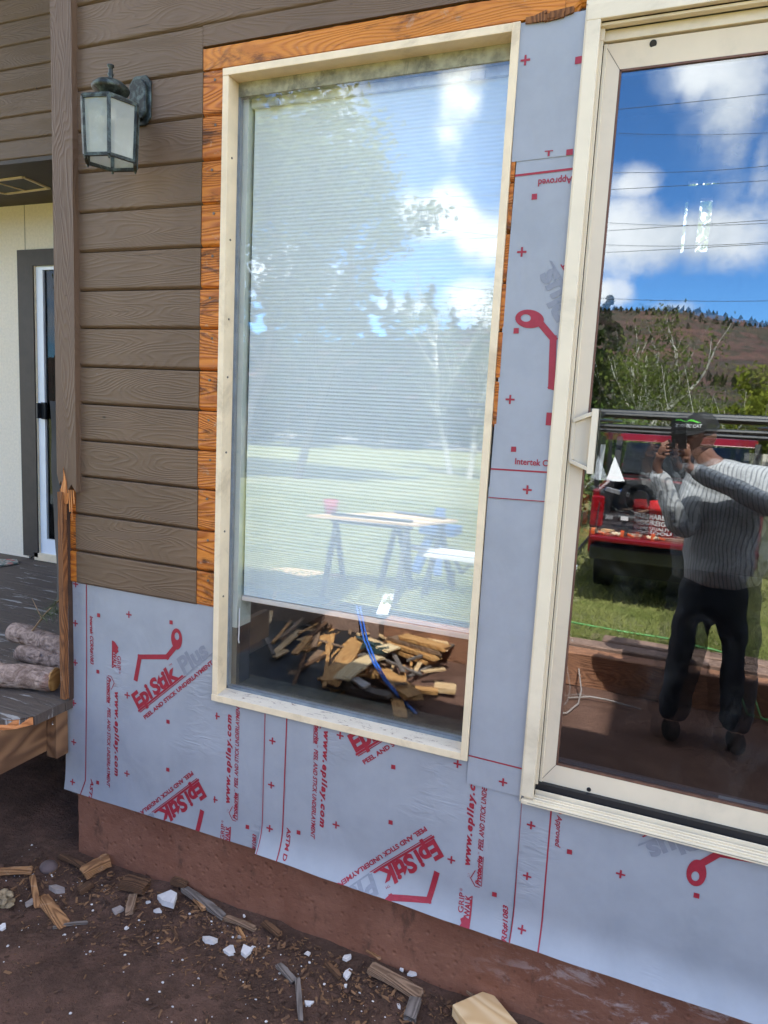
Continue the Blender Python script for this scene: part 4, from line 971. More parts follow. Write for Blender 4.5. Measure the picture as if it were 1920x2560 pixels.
# rug and the black cover behind the corner board
m, t = mat('woven_rug'); v = t.co(); 
c = t.mix(t.ramp(t.noise(t.mp(v, (40, 14, 1)), 2, 3, .6), .4, .6), (.10, .16, .14), (.42, .36, .30)); c = t.mix(t.ramp(t.vor(v, 16), .25, .4, .9, 0), c, (.45, .10, .08))
t.out(t.pr(Base_Color=c, Roughness=.95, Normal=t.bump(t.noise(v, 90, 3, .5), .6, .004)))
rc = [Pz(a, b, ZD) for a, b in ((-90, 1425), (-60, 1402), (42, 1402), (47, 1411), (0, 1418))]
mb = MB(); mb.prism([(q.x, q.y, ZD + .003) for q in rc], (0, 0, .010)); tag(obj('door_rug', mb, m, bevel=.003), 'small multicoloured woven rug on the deck before the patio door', 'rug')
mb = MB(); n = 24; yb_ = .20
for i in range(n + 1):
    f = i / n; zz = 1.75 + (P(145, 1585, yb_).z - 1.75) * f
    xa_ = P(131 + 12 * max(0, f - .35), 1300, yb_).x; 
    for k in range(9): mb.v.append(Vector((xa_ + .030 * k + .004 * mn.noise(Vector((f * 6, k, 1))), yb_ + .014 * math.sin(k * 1.7 + f * 2) + .008 * mn.noise(Vector((f * 5, k * .6, 0))), zz)))
for i in range(n):
    for k in range(8): a = i * 9 + k; mb.f.append((a, a + 1, a + 10, a + 9))
co_ = obj('black_cover', mb, plain('black_cloth', (.014, .015, .018), .7, .2, 12, .3), smooth=True, fix=False); tag(co_, 'black cloth cover hanging behind the corner board above the deck', 'cover')
sm_ = co_.modifiers.new('thick', 'SOLIDIFY'); sm_.thickness = .006
# ---------------------------------------------------------------- debris on the ground by the wall
M_scrapA = grain_wood('weathered_scrap', (.30, .19, .12), (.13, .075, .045), 'x', rough=.85, bump=1, line=60, char=.4)
M_scrapB = grain_wood('fresh_scrap', (.60, .34, .13), (.42, .19, .06), 'x', rough=.7, bump=.7, line=50, char=.25)
M_scrapC = grain_wood('rotten_scrap', (.15, .075, .038), (.06, .03, .016), 'x', rough=.95, bump=1.2, line=70)
M_scrapD = grain_wood('grey_scrap', (.20, .165, .145), (.10, .08, .068), 'x', rough=.9, bump=1, line=60)
M_scrapE = grain_wood('broken_cedar', (.40, .20, .085), (.17, .075, .032), 'x', rough=.85, bump=1, line=60, char=.8)
M_pale = grain_wood('pale_lumber', (.72, .52, .30), (.58, .36, .17), 'x', rough=.6, bump=.5, line=40)
M_paint = plain('chipped_white_paint', (.62, .58, .56), .8, .1, 25, .6, dirt=(.30, .18, .13), dirt_amt=.6)
M_mud = plain('muddy_flake', (.33, .27, .24), .9, .2, 20, .8, dirt=(.16, .08, .055), dirt_amt=.8)
def splinter(name, p, q, wd, th, mat_, label, cat, group=None, seed=0, bend=0.0, jag=.5, lift=0.0, parent=None):
    """a broken board lying from p to q: uneven edges, torn ends; local x runs along the grain"""
    rg = random.Random(seed + int(abs(p[0] * 991) + abs(q[1] * 577))); p, q = Vector(p), Vector(q); d = q - p; L = d.length; n = 12
    mb = MB(); vs = []
    jj = [[rg.uniform(0, jag) * wd * 1.2 for _ in range(4)] for _ in range(2)]
    for i in range(n + 1):
        f = i / n; x = L * f; wv = wd * (1 + .18 * mn.noise(Vector((f * 4, seed, 0)))) / 2; zz = bend * math.sin(math.pi * f)
        for k, (sy, sz_) in enumerate(((-1, 0), (1, 0), (1, 1), (-1, 1))):
            xx = x + (jj[0][k] if i == 0 else -jj[1][k] if i == n else 0)
            taper = 1 - (.35 * jag if i in (0, n) else 0)
            mb.v.append(Vector((xx, sy * wv * taper + .05 * wd * mn.noise(Vector((f * 9, k, seed))), th * sz_ * (.7 + .3 * taper) + zz + .12 * th * mn.noise(Vector((f * 7, k + 4, seed))))))
    for i in range(n):
        for k in range(4): a = i * 4; mb.f.append((a + k, a + (k + 1) % 4, a + 4 + (k + 1) % 4, a + 4 + k))
    mb.f += [(3, 2, 1, 0), (n * 4, n * 4 + 1, n * 4 + 2, n * 4 + 3)]
    me = bpy.data.meshes.new(name); me.from_pydata(mb.v, [], mb.f); bm = bmesh.new(); bm.from_mesh(me); bmesh.ops.recalc_face_normals(bm, faces=bm.faces); bm.to_mesh(me); bm.free()
    me.materials.append(mat_); o = bpy.data.objects.new(name, me); C.objects.link(o)
    o.matrix_world = Matrix.Translation(p + Vector((0, 0, lift))) @ d.to_track_quat('X', 'Z').to_matrix().to_4x4(); o['_w'] = tuple(p)
    return tag(o, label, cat, group)
def flake(name, c_, r, th, mat_, label, cat, group, seed, asp=.7):
    rg = random.Random(seed); n = rg.randint(4, 6); a0 = rg.uniform(0, 6); mb = MB(); tl = (rg.uniform(-.25, .25), rg.uniform(-.25, .25))
    poly = []
    for k in range(n):
        a = a0 + 2 * math.pi * (k + rg.uniform(-.3, .3)) / n; rr = r * rg.uniform(.55, 1.25); x_, y_ = math.cos(a) * rr, math.sin(a) * rr * asp
        ro = rg.uniform(0, .01); poly.append(Vector((c_[0] + x_, c_[1] + y_, c_[2] + .4 * r * abs(tl[0]) + x_ * tl[0] + y_ * tl[1])))
    mb.prism(poly, (0, 0, th)); return tag(obj(name, mb, mat_, bevel=.0006), label, cat, group)
def gz(p): return dirt_h(p.x, p.y)
def on_ground(px, py): p = Pz(px, py, 0); p.z = gz(p); return Pz(px, py, p.z)
whites = [(145, 2228, .045, 'broad dirty white paint flake left of the foundation corner', .6), (424, 2259, .058, 'largest white paint slab, cracked, lying near the wall base', .55), (395, 2280, .020, 'small white flake touching the corner of the largest white slab', .7),
  (293, 2280, .026, 'rounded beige flake beside an upright wood shard', .7), (521, 2357, .040, 'white flake with scalloped edge, left of the cluster of white chunks', .5), (575, 2379, .024, 'square white chunk in the middle of the cluster', .9),
  (610, 2381, .030, 'grey topped white chunk at the right of the cluster', .8), (610, 2292, .009, 'tiny white chip close under the wall', .8), (316, 2322, .011, 'small white chip in the open dirt left', .8), (77, 2263, .032, 'pinkish grey flake under the curled bark', .8),
  (8, 2320, .020, 'white lump at the left border of the ground', .8), (769, 2386, .013, 'round white chip near the grey stick', .9), (867, 2400, .022, 'pinkish white stone shaped chip', .8), (868, 2440, .019, 'upright oval white chip', 1.2), (864, 2468, .011, 'small white chip below the oval one', .9),
  (771, 2513, .019, 'white chip right of the bent grey stick', .8), (1028, 2437, .018, 'round white chip under the long foundation edge', .9), (1127, 2464, .017, 'crumpled white chip left of the lumber block', .7), (1005, 2427, .010, 'small grey white chip beside the round one', .8),
  (727, 2492, .010, 'white chip left of the bent grey stick', 1), (997, 2519, .010, 'white pebble like chip near the grey wood chunk', 1), (632, 2372, .014, 'thin white sliver right of the cluster', .5), (600, 2345, .016, 'grey flake behind the cluster', .5), (369, 2258, .012, 'white speck left of the largest slab', .8)]
for i, (px, py, r, lb, asp) in enumerate(whites):
    p = on_ground(px, py); flake('paint_chip', p, r * .85, r * .35 + .002, M_mud if i in (0, 3, 9, 22) else M_paint, lb, 'paint chip', 'paint chips on the dirt', 40 + i, asp)
woods = [((205, 2200), (279, 2160), .045, .030, M_scrapE, 'chunky orange brown wood block at the foundation corner', .02), ((300, 2215), (372, 2232), .060, .022, M_scrapC, 'dark rotten wood slab under the wall base', .02),
  ((322, 2292), (334, 2240), .028, .012, M_scrapA, 'upright wood shard beside the beige flake', .01), ((-20, 2192), (85, 2186), .022, .018, M_scrapE, 'long orange stick at the left border', .02), ((80, 2190), (94, 2275), .020, .006, M_scrapE, 'narrow strip of bark standing toward the camera', .01),
  ((98, 2245), (165, 2325), .045, .006, M_scrapE, 'curled pinkish bark strip left', .02), ((130, 2322), (222, 2308), .010, .007, M_scrapD, 'thin dark twig lying right of the curled bark', 0), ((146, 2145), (222, 2180), .016, .014, M_scrapC, 'dark stick leaning toward the foundation corner', .01),
  ((196, 2240), (232, 2215), .028, .016, M_scrapC, 'dark brown fragment below the orange block', .01), ((455, 2226), (560, 2300), .026, .014, M_scrapD, 'long dark grey stick along the wall base', .01), ((482, 2250), (512, 2284), .016, .010, M_scrapE, 'short pale shard crossing the dark grey stick', .02),
  ((430, 2205), (474, 2222), .040, .020, M_scrapC, 'rusty brown crumbling clump at the wall', .01), ((918, 2423), (1060, 2503), .040, .014, M_scrapA, 'long reddish split board in the debris', .012), ((1102, 2433), (1190, 2500), .014, .010, M_scrapA, 'thin brown lath leading to the lumber block', .01),
  ((692, 2414), (738, 2462), .022, .008, M_scrapD, 'flat grey stick, upper part of the bent pair', .006), ((743, 2448), (752, 2562), .016, .010, M_scrapD, 'curved grey brown stick, lower part of the bent pair', .008), ((1022, 2562), (1040, 2505), .036, .020, M_scrapD, 'stubby grey wood chunk at the lower border', .01),
  ((1180, 2462), (1275, 2505), .012, .010, M_scrapE, 'yellowish lath between wall and lumber block', .01), ((560, 2300), (640, 2330), .018, .012, M_scrapA, 'brown shard between the dark stick and the white cluster', .01), ((655, 2310), (700, 2345), .022, .010, M_scrapC, 'dark shard right of the white cluster', .01),
  ((590, 2322), (612, 2356), .012, .008, M_scrapE, 'small orange splinter above the white cluster', .01), ((905, 2372), (952, 2404), .012, .007, M_scrapE, 'yellow splinter under the wall in the middle', .01), ((1010, 2418), (1056, 2426), .016, .008, M_scrapA, 'flat brown lath touching the wall', .006),
  ((975, 2462), (1030, 2492), .010, .006, M_scrapE, 'yellow splinter beside the reddish board', .006), ((812, 2412), (852, 2452), .016, .010, M_scrapC, 'dark splinter left of the pinkish chip', .006), ((430, 2322), (443, 2352), .010, .008, M_scrapC, 'thin dark splinter in the open dirt', .004)]
for i, (a, b, wd, th, mt, lb, lf) in enumerate(woods):
    p, q = on_ground(*a), on_ground(*b); splinter('wood_scrap', p, q, wd, th, mt, lb, 'wood scrap', 'wood scraps on the dirt', seed=i, lift=lf * .35, bend=.004)
# fallen insulation lump, stone
p = on_ground(14, 2262); rg = random.Random(5); mb = MB()
for _ in range(26): mb.ball(p + Vector((rg.gauss(-.01, .018), rg.gauss(0, .016), rg.uniform(.002, .03))), (rg.uniform(.008, .02), rg.uniform(.008, .018), rg.uniform(.006, .014)), 2, jit=.18, rng=rg)
tag(obj('insulation_lump', mb, plain('yellowed_foam', (.30, .22, .13), .95, .3, 40, .9, dirt=(.05, .03, .02), dirt_amt=1), smooth=True), 'lump of yellowed foam insulation at the left border', 'insulation')
p = on_ground(122, 2172); mb = MB(); mb.ball(p + Vector((0, 0, .008)), (.034, .03, .022), 3, jit=.03, rng=rg); tag(obj('stone', mb, plain('purple_grey_stone', (.11, .075, .07), .8, .15, 20, .6), smooth=True), 'smooth purple grey stone in the shade beside the foundation', 'stone')
# lumber offcut
q0, q1, q2 = Pz(1222, 2471, .045), Pz(1296, 2560, .045), Pz(1126, 2536, .045)
u = (q1 - q0); u.z = 0; w_ = Vector((u.y, -u.x, 0)).normalized(); 
if w_.dot(q2 - q0) < 0: w_ = -w_
u = u.normalized() * .30; w_ = w_ * .135
blk = MB().prism([q0, q0 + u, q0 + u + w_, q0 + w_], (0, 0, -.04)); tag(obj('lumber_offcut', blk, M_pale, bevel=.003), 'clean pale lumber offcut at the lower border', 'lumber')
rg = random.Random(55); mb = MB()
for i in range(420):
    x = rg.uniform(-2.2, .5); y = -abs(rg.gauss(0, .22)) - .02; r = rg.uniform(.003, .010); mb.ball((x, y, dirt_h(x, y) + r * .2), (r * rg.uniform(.8, 1.4), r, r * .7), 1, jit=.25, rng=rg)
tag(obj('dirt_clods', mb, M_dirt, fix=False), 'small crumbling clods of red brown dirt near the wall', 'clods', kind='stuff')
# loose chips: nobody could count them
rg = random.Random(77); mb = MB(); mw = MB()
for i in range(3900):
    x = rg.uniform(-2.1, .5); y = -abs(rg.gauss(.0, .14)) - .015 if rg.random() < .8 else -rg.uniform(.0, .9)
    if x < -1.95 and y > -.05: continue
    z = dirt_h(x, y); L = rg.choice((.004, .006, .008, .011, .016, .026)) if i < 4000 else rg.uniform(.015, .032) * rg.uniform(.6, 1.3); wd = L * rg.uniform(.12, .35); a = rg.uniform(0, 6.28)
    c_, s_ = math.cos(a), math.sin(a); tz = rg.uniform(-.35, .35)
    m4 = Matrix(((c_, -s_, 0, x), (s_, c_, 0, y), (0, 0, 1, z + .002 + abs(tz) * L / 2), (0, 0, 0, 1))) @ Matrix.Rotation(tz, 4, 'Y') @ Matrix.Rotation(rg.uniform(-.6, .6), 4, 'X')
    mb.box((-L / 2, -wd / 2, -.0012), (L / 2, wd / 2, .0012), m4)
m, t = mat('wood_chip_litter'); v = t.co(); cn = t.vor(v, 60, 'Color'); r_ = t.sep(cn)[0]
c = t.mix(t.ramp(r_, .2, .8), (.05, .024, .014), (.21, .105, .048)); t.out(t.pr(Base_Color=c, Roughness=.9))
tag(obj('wood_chips', mb, m, fix=False), 'brown wood chip litter along the foot of the wall', 'wood chips', kind='stuff')
for i in range(420):
    x = rg.uniform(-2.2, .4); y = -abs(rg.gauss(0, .28)) - .03; z = dirt_h(x, y); r = rg.choice((.0015, .002, .003, .005))
    mw.ball((x, y, z + r * .4), (r, r * rg.uniform(.5, 1), r * .5), 1, jit=.2, rng=rg)
tag(obj('paint_crumbs', mw, M_paint, fix=False), 'white paint crumbs scattered on the dirt', 'paint crumbs', kind='stuff')

# ---------------------------------------------------------------- the yard, mirrored in the panes
GZ = .22; GL = -.08
# retaining timbers
M_timb = grain_wood('retaining_timber', (.42, .20, .11), (.22, .10, .06), 'x', rough=.8, bump=1, line=50, char=.3)
M_timbg = grain_wood('old_timber', (.36, .235, .18), (.20, .12, .09), 'x', rough=.85, bump=1, line=60)
for k, (ya, za, xa_, xb_, mt, lb) in enumerate(((-2.80, .215, -1.9, 2.6, M_timb, 'front timber edging the dirt pit, brown and freshly stained'), (-2.955, .235, -.62, 2.6, M_timbg, 'middle weathered timber behind the front edging'), (-3.10, .245, -.34, 2.6, M_timbg, 'rear weathered timber against the grass'), (-2.82, .17, -6.2, -1.95, M_timbg, 'low grey timber along the pit toward the deck'))):
    mb = MB(); n = 20; hh = .23 if k in (0, 3) else .14; b = 0
    for i in range(n + 1):
        x = xa_ + (xb_ - xa_) * i / n; w1 = .004 * mn.noise(Vector((x * 3, k, 0)))
        for q in ((ya, za - hh), (ya + w1, za - .008), (ya - .008, za + w1), (ya - .132, za + w1), (ya - .14, za - .008), (ya - .14, za - hh)): mb.v.append(Vector((x, q[0], q[1])))
    for i in range(n):
        for j in range(6): a = i * 6; mb.f.append((a + j, a + (j + 1) % 6, a + 6 + (j + 1) % 6, a + 6 + j))
    mb.f += [tuple(range(6)), tuple(n * 6 + j for j in range(6))]
    tag(obj('retaining_timber', mb, mt), lb, 'timber', 'timbers edging the pit')
mb = MB(); mb.tube([G(1400, 1560, GZ + .06), G(1560, 1590, GZ + .03), G(1700, 1612, .27), G(1800, 1640, .27), G(1870, 1660, .27), Vector((.60, -2.78, .16)), Vector((.66, -2.74, .02)), Vector((1.2, -2.6, .01))], .007, 7)
tag(obj('garden_hose', mb, plain('green_hose', (.16, .42, .14), .4, .1, 10, 0), smooth=True), 'bright green garden hose trailing over the timbers', 'hose')
mb = MB(); mb.tube([G(1425, 1610, .24), G(1440, 1670, .12), G(1448, 1740, .05), G(1440, 1775, .01), G(1410, 1800, .01), G(1380, 1800, .01)], .006, 7); mb.tube([G(1415, 1760, .01), G(1470, 1757, .012), G(1512, 1764, .01), G(1600, 1790, .01)], .006, 7)
tag(obj('extension_cable', mb, plain('grey_cord', (.34, .30, .28), .5, .1, 10, 0), smooth=True), 'grey power cord looping down into the dirt pit', 'cord')
# grass
m, t = mat('grass_blades'); v = t.co(); 
c = t.mix(t.ramp(t.noise(v, 1.3, 6, .65), .35, .65), (.26, .30, .09), (.44, .44, .17)); c = t.mix(t.ramp(t.noise(v, 14, 3, .6), .6, .75, 0, .6), c, (.30, .27, .12))
s_ = t.n('ShaderNodeMixShader', i0=.35, i1=t.n('ShaderNodeBsdfDiffuse', Color=c).outputs[0], i2=t.n('ShaderNodeBsdfTranslucent', Color=c).outputs[0]).outputs[0]; t.out(s_)
rg = random.Random(31); mb = MB()
def blade(x, y, hgt, wd):
    z = lawn_h(x, y) - .01; a = rg.uniform(0, 6.28); dx, dy = math.cos(a) * wd, math.sin(a) * wd; lx, ly = rg.gauss(0, .45) * hgt, rg.gauss(0, .45) * hgt
    b = len(mb.v); mb.v += [Vector((x - dx, y - dy, z)), Vector((x + dx, y + dy, z)), Vector((x + lx * .5 + dx * .6, y + ly * .5 + dy * .6, z + hgt * .7)), Vector((x + lx, y + ly, z + hgt * rg.uniform(.7, 1)))]
    mb.f += [(b, b + 1, b + 2), (b, b + 2, b + 3)]
for i in range(62000):
    f = rg.random() ** 1.5; y = -3.12 - 8.5 * f; x = rg.uniform(-3.0 - 1.0 * (-y - 1), 1.6 + .12 * (-y))
    if y > -3.26 and x > -.36: continue
    blade(x, y, rg.uniform(.04, .085) * (1 + .4 * f), .0028 * (1 + 1.6 * f))
tag(obj('grass', mb, m, fix=False), 'sunlit green grass of the yard behind the photographer', 'grass', kind='stuff')
tag(obj('driveway', MB().box((-38, -44, GL + .03), (-9, -33, GL + .06)), plain('pale_gravel', (.46, .42, .36), .9, .1, 2, .2)), kind='structure')

# ---- trees
M_barkd = plain('grey_bark', (.14, .12, .10), .9, .25, 8, .6); M_birch = plain('white_bark', (.58, .56, .50), .7, .2, 6, .2, dirt=(.06, .05, .05), dirt_amt=.9)
def leafm(name, a, b):
    m, t = mat(name); v = t.co(); c = t.mix(t.ramp(t.noise(v, 1.1, 5, .7), .35, .65), a, b)
    t.out(t.n('ShaderNodeMixShader', i0=.4, i1=t.n('ShaderNodeBsdfDiffuse', Color=c).outputs[0], i2=t.n('ShaderNodeBsdfTranslucent', Color=c).outputs[0]).outputs[0]); return m
L_dec = leafm('fresh_leaves', (.10, .12, .03), (.24, .25, .07)); L_con = leafm('conifer_needles', (.022, .040, .018), (.06, .085, .035)); L_bir = leafm('budding_leaves', (.07, .10, .022), (.17, .20, .05)); L_wil = leafm('willow_leaves', (.13, .16, .02), (.26, .28, .05)); L_shr = leafm('shrub_leaves', (.06, .12, .02), (.28, .36, .12))
def leaf(mb, p, s, rg, up=0):
    a = Vector((rg.gauss(0, 1), rg.gauss(0, 1), rg.gauss(0, 1))).normalized(); b = a.cross(Vector((rg.gauss(0, 1), rg.gauss(0, 1), rg.gauss(0, 1)))).normalized()
    i = len(mb.v); mb.v += [p - a * s, p + b * s * .55, p + a * s, p - b * s * .55]; mb.f.append((i, i + 1, i + 2, i + 3))
def make_tree(name, label, group, base, h, style, seed, leafmat, barkmat, nleaf, ls, spread=.35, tr=None, cat='tree'):
    rg = random.Random(seed); tm = MB(); tips = []; base = Vector(base); tr = tr or h * .016
    if style == 'conifer':
        tm.tube([base, base + Vector((0, 0, h))], [tr, tr * .1], 7); lm = MB(); n = int(h * 5)
        for i in range(n):
            f = .10 + .9 * (i / n) ** .9; z = h * f; R1 = spread * h * (1 - f) ** .85 * rg.uniform(.55, 1.1) + .05
            a = rg.uniform(0, 6.28); tip = base + Vector((math.cos(a) * R1, math.sin(a) * R1, z - R1 * .25)); rt_ = base + Vector((0, 0, z)); tm.tube([rt_, tip], [tr * .3 * (1 - f) + .004, .003], 4, cap=False)
            tips.append((rt_, tip, R1))
        per = max(3, nleaf // len(tips))
        for a_, b_, R1 in tips:
            for k in range(per):
                f = rg.random() ** .6; p = a_.lerp(b_, f) + Vector((rg.gauss(0, .10), rg.gauss(0, .10), rg.gauss(-.03, .05))) * (R1 * .55 + .15); leaf(lm, p, ls * rg.uniform(.6, 1.2), rg)
    else:
        def br(p, d, L, r, dep):
            n = 4; pts = [p]; q = p.copy(); dd = d.copy()
            for i in range(n):
                dd = (dd + Vector((rg.gauss(0, .13), rg.gauss(0, .13), .05 if style != 'willow' else -.05 * dep))).normalized(); q = q + dd * L / n; pts.append(q.copy())
            tm.tube(pts, [r * (1 - .55 * i / n) for i in range(n + 1)], 6 if dep < 2 else 4, cap=False)
            if dep >= (3 if style != 'sapling' else 2): tips.append((pts[1], pts[-1], L)); return
            if dep >= 1: tips.append((pts[2], pts[-1], L * .6))
            for k in range(rg.randint(3, 4) if dep else 5):
                f = rg.uniform(.35, 1); s_ = pts[min(n, int(f * n) + (1 if f > .9 else 0))]
                a = rg.uniform(0, 6.28); side = Vector((math.cos(a), math.sin(a), 0)); sp = .5 if style in ('birch', 'sapling') else .85
                br(s_, (dd * (1 - spread * .6) + side * sp * spread * 1.9 + Vector((0, 0, .25))).normalized(), L * rg.uniform(.5, .72), r * .45, dep + 1)
        if style == 'sapling':
            for k in range(6): br(base, Vector((rg.gauss(0, .30), rg.gauss(0, .2), 1)).normalized(), h * rg.uniform(.4, .6), tr * .6, 1)
        else: br(base, Vector((rg.gauss(0, .06), 0, 1)).normalized(), h * .55, tr, 0)
        lm = MB(); per = max(1, nleaf // max(1, len(tips)))
        for a_, b_, L in tips:
            sg = .10 * L + .12
            for k in range(per): p = a_.lerp(b_, rg.random() ** .7) + Vector((rg.gauss(0, sg), rg.gauss(0, sg), rg.gauss(0, sg))); leaf(lm, p, ls * rg.uniform(.6, 1.3), rg)
    e = empty(name, base, label, cat, group); obj('trunk', tm, barkmat, e, fix=False); obj('crown', lm, leafmat, e, fix=False); return e
def at_px(px, d): p = M(px, 1000, d); return Vector((p.x, -d, GL))
def hgt(px, py, d): return M(px, py, d).z - GL
g_tr = 'trees at the far side of the yard'
make_tree('deciduous_tree', 'tall leafy tree with pale new leaves mirrored in the upper left of the picture window', g_tr, at_px(585, 13), hgt(650, 120, 13), 'dec', 3, L_dec, M_barkd, 15000, .085, .52, .17)
make_tree('deciduous_tree', 'slender leafy tree mirrored left of the centre of the picture window', g_tr, at_px(745, 14), hgt(820, 330, 14), 'dec', 8, L_dec, M_barkd, 9000, .075, .34, .12)
make_tree('deciduous_tree', 'tall leafy tree standing beyond the deck', g_tr, at_px(300, 16), 9, 'dec', 5, L_dec, M_barkd, 8000, .10, .5, .16)
con = [(610, 735, 27), (665, 720, 30), (720, 745, 26), (775, 710, 29), (850, 715, 31), (905, 690, 33), (960, 760, 30), (1005, 765, 32), (1060, 745, 34), (1120, 800, 33), (1190, 830, 36), (1260, 840, 34), (1340, 830, 37), (1420, 820, 35), (540, 720, 30), (470, 740, 32)]
protos = [make_tree('conifer', 'dark evergreen of the row beyond the lawn', 'evergreens in a row beyond the lawn', (0, 60 + 9 * k, -3), 10, 'conifer', 50 + k, L_con, M_barkd, 11000, .17, .25 + .05 * k, .13) for k in range(3)]
for i, (px, py, dd) in enumerate(con):
    h_ = hgt(px, py, dd) * 1.1; b_ = at_px(px, dd)
    if i < 3: o = protos[i]; o.location = b_; o.scale = (h_ / 10,) * 3; o.rotation_euler = (0, 0, i * 1.3)
    else: o = copy_tree(protos[i % 3], b_, i * 1.7, h_ / 10)
o = copy_tree(protos[1], at_px(1497, 17), 2.2, hgt(1500, 735, 17) / 10, 'dark evergreen mirrored at the left border of the sliding door'); o['group'] = g_tr
o = copy_tree(protos[2], at_px(1468, 19), .7, hgt(1475, 760, 19) / 10, 'dark evergreen just outside the left border of the door reflection'); o['group'] = g_tr
o = copy_tree(protos[0], at_px(1536, 21), 1.9, hgt(1540, 815, 21) / 10, 'shorter dark evergreen behind the first birch'); o['group'] = g_tr
o = copy_tree(protos[1], at_px(1642, 26), 1.1, hgt(1640, 905, 26) / 10, 'low dark evergreen between the two birches'); o['group'] = g_tr
b1 = b9 = make_tree('birch', 'white barked birch with budding leaves mirrored left in the sliding door', 'birches', at_px(1592, 15), hgt(1590, 745, 15), 'birch', 21, L_bir, M_birch, 2600, .055, .42, .12)
make_tree('birch', 'leaning white birch mirrored beside the first birch in the sliding door', 'birches', at_px(1690, 17), hgt(1695, 820, 17), 'birch', 23, L_bir, M_birch, 2600, .05, .40, .07)
make_tree('birch', 'bare white birch clump mirrored at the right edge of the picture window', 'birches', at_px(1135, 19), hgt(1150, 720, 19), 'birch', 27, L_bir, M_birch, 2200, .05, .5, .10)
make_tree('birch', 'second white birch mirrored at the right edge of the picture window', 'birches', at_px(1185, 18), hgt(1180, 760, 18), 'birch', 28, L_bir, M_birch, 1800, .05, .5, .09)
for k, px in enumerate((1745, 1800, 1850)):
    make_tree('sapling', ('thin white sapling right of the leaning birch', 'thin white sapling above the cap', 'thin white sapling before the willow')[k], 'saplings', at_px(px, 12.5), hgt(px, 865 + 20 * k, 12.5), 'sapling', 33 + k, L_bir, M_birch, 900, .04, .4, .035)
for k, (px, py, dd) in enumerate(((1905, 925, 22), (1960, 900, 22), (1850, 960, 24))):
    make_tree('willow', ('yellow green willow at the right border of the door reflection', 'yellow green willow farther right', 'low yellow green willow behind the saplings')[k], g_tr, at_px(px, dd), hgt(px, py, dd), 'dec', 61 + k, L_wil, M_barkd, 6000, .10, .75, .07)
for k, (px, py, dd) in enumerate(((1515, 985, 11), (1560, 1000, 12))):
    make_tree('shrub', ('bright leafy shrub mirrored beside the door handle', 'bright leafy shrub left of the birch trunk')[k], 'shrubs', at_px(px, dd), hgt(px, py, dd), 'dec', 71 + k, L_shr, M_barkd, 4200, .05, .8, .03, 'shrub')
# shrubby belt
rg = random.Random(91); mb = MB()
for i in range(17000):
    x = rg.uniform(-46, 22); y = -rg.uniform(37, 47) if x < 2 else -rg.uniform(26, 42); k = mn.noise(Vector((x * .22, y * .2, 0))); z = GL + rg.random() * (1.2 + 1.6 * max(0, k + .35)); leaf(mb, Vector((x, y, z)), rg.uniform(.12, .3), rg)
tag(obj('shrub_belt', mb, leafm('belt_leaves', (.03, .045, .018), (.12, .13, .05)), fix=False), 'shrubby undergrowth beyond the lawn', 'undergrowth', kind='stuff')
# hill
rp = [(-1200, 20), (1200 - 1500, 30)]
ridge = []
for px, py in ((300, 900), (900, 860), (1100, 830), (1300, 800), (1480, 772), (1560, 772), (1640, 772), (1700, 768), (1760, 784), (1830, 797), (1920, 806), (2050, 830), (2400, 880)):
    q = M(px, py, 300); ridge.append((q.x, q.z))
def rz(x):
    if x <= ridge[0][0]: return ridge[0][1]
    for (a, za), (b, zb_) in zip(ridge, ridge[1:]):
        if x <= b: return za + (zb_ - za) * (x - a) / (b - a)
    return ridge[-1][1]
def hill(x, y):
    f = max(0, min(1.0, (-y - 75) / 225)); k = f * .65 + .35 * f * f; fx = x * 300 / max(80, -y)
    z = rz(fx) * k; z += (4.0 * mn.noise(Vector((x * .02, y * .02, 0))) + 1.6 * mn.noise(Vector((x * .07, y * .07, 2)))) * min(1, f * 3) * (1 - .8 * max(0, f - .8) * 5 if f > .8 else 1)
    if y < -300: z -= (-y - 300) * .12
    z += .8 * math.sin(z * .9) * f
    return GL - .3 + z
hl = grid(-420, 330, -75, -380, 190, 110, hill)
m, t = mat('red_hillside'); v = t.co(); x, y, z = t.sep(v)
st = t.noise(t.comb(t.m('MULTIPLY', x, .012), t.m('MULTIPLY', y, .01), t.m('MULTIPLY', z, .42)), 1, 6, .7, .4); sc_ = t.noise(v, .12, 9, .75, .6); s2_ = t.noise(v, .6, 7, .75)
c = t.mix(t.ramp(st, .4, .62), (.085, .042, .034), (.20, .098, .075)); c = t.mix(t.ramp(sc_, .46, .56, 0, .9), c, (.055, .052, .03)); c = t.mix(t.ramp(s2_, .52, .62, 0, .7), c, (.045, .05, .03))
t.out(t.pr(Base_Color=c, Roughness=.95, Normal=t.bump(t.noise(v, .5, 8, .75), 1, 2.0)))
tag(obj('hill', hl, m, smooth=True, fix=False), kind='structure')
mb = MB(); rg = random.Random(3)
for i in range(3900):
    fx = rg.uniform(-330, 240); y = -rg.uniform(110, 300) if rg.random() < .7 else -rg.uniform(285, 302); x = fx * (-y) / 300
    if mn.noise(Vector((x * .02, y * .02, 5))) < .02 and y > -285: continue
    z = hill(x, y); s = rg.uniform(.7, 2.6) * (.9 if y < -285 else .8)
    a = rg.uniform(0, 3); dx, dy = math.cos(a), math.sin(a); b = len(mb.v)
    w2 = s * rg.uniform(.25, .6); mb.v += [Vector((x - dx * w2, y - dy * w2, z)), Vector((x + dx * w2, y + dy * w2, z)), Vector((x + rg.uniform(-.3, .3) * s, y, z + s)), Vector((x + dy * w2, y - dx * w2, z + .3 * s)), Vector((x - dy * w2, y + dx * w2, z))]
    mb.f += [(b, b + 1, b + 2), (b + 3, b + 4, b + 2)]
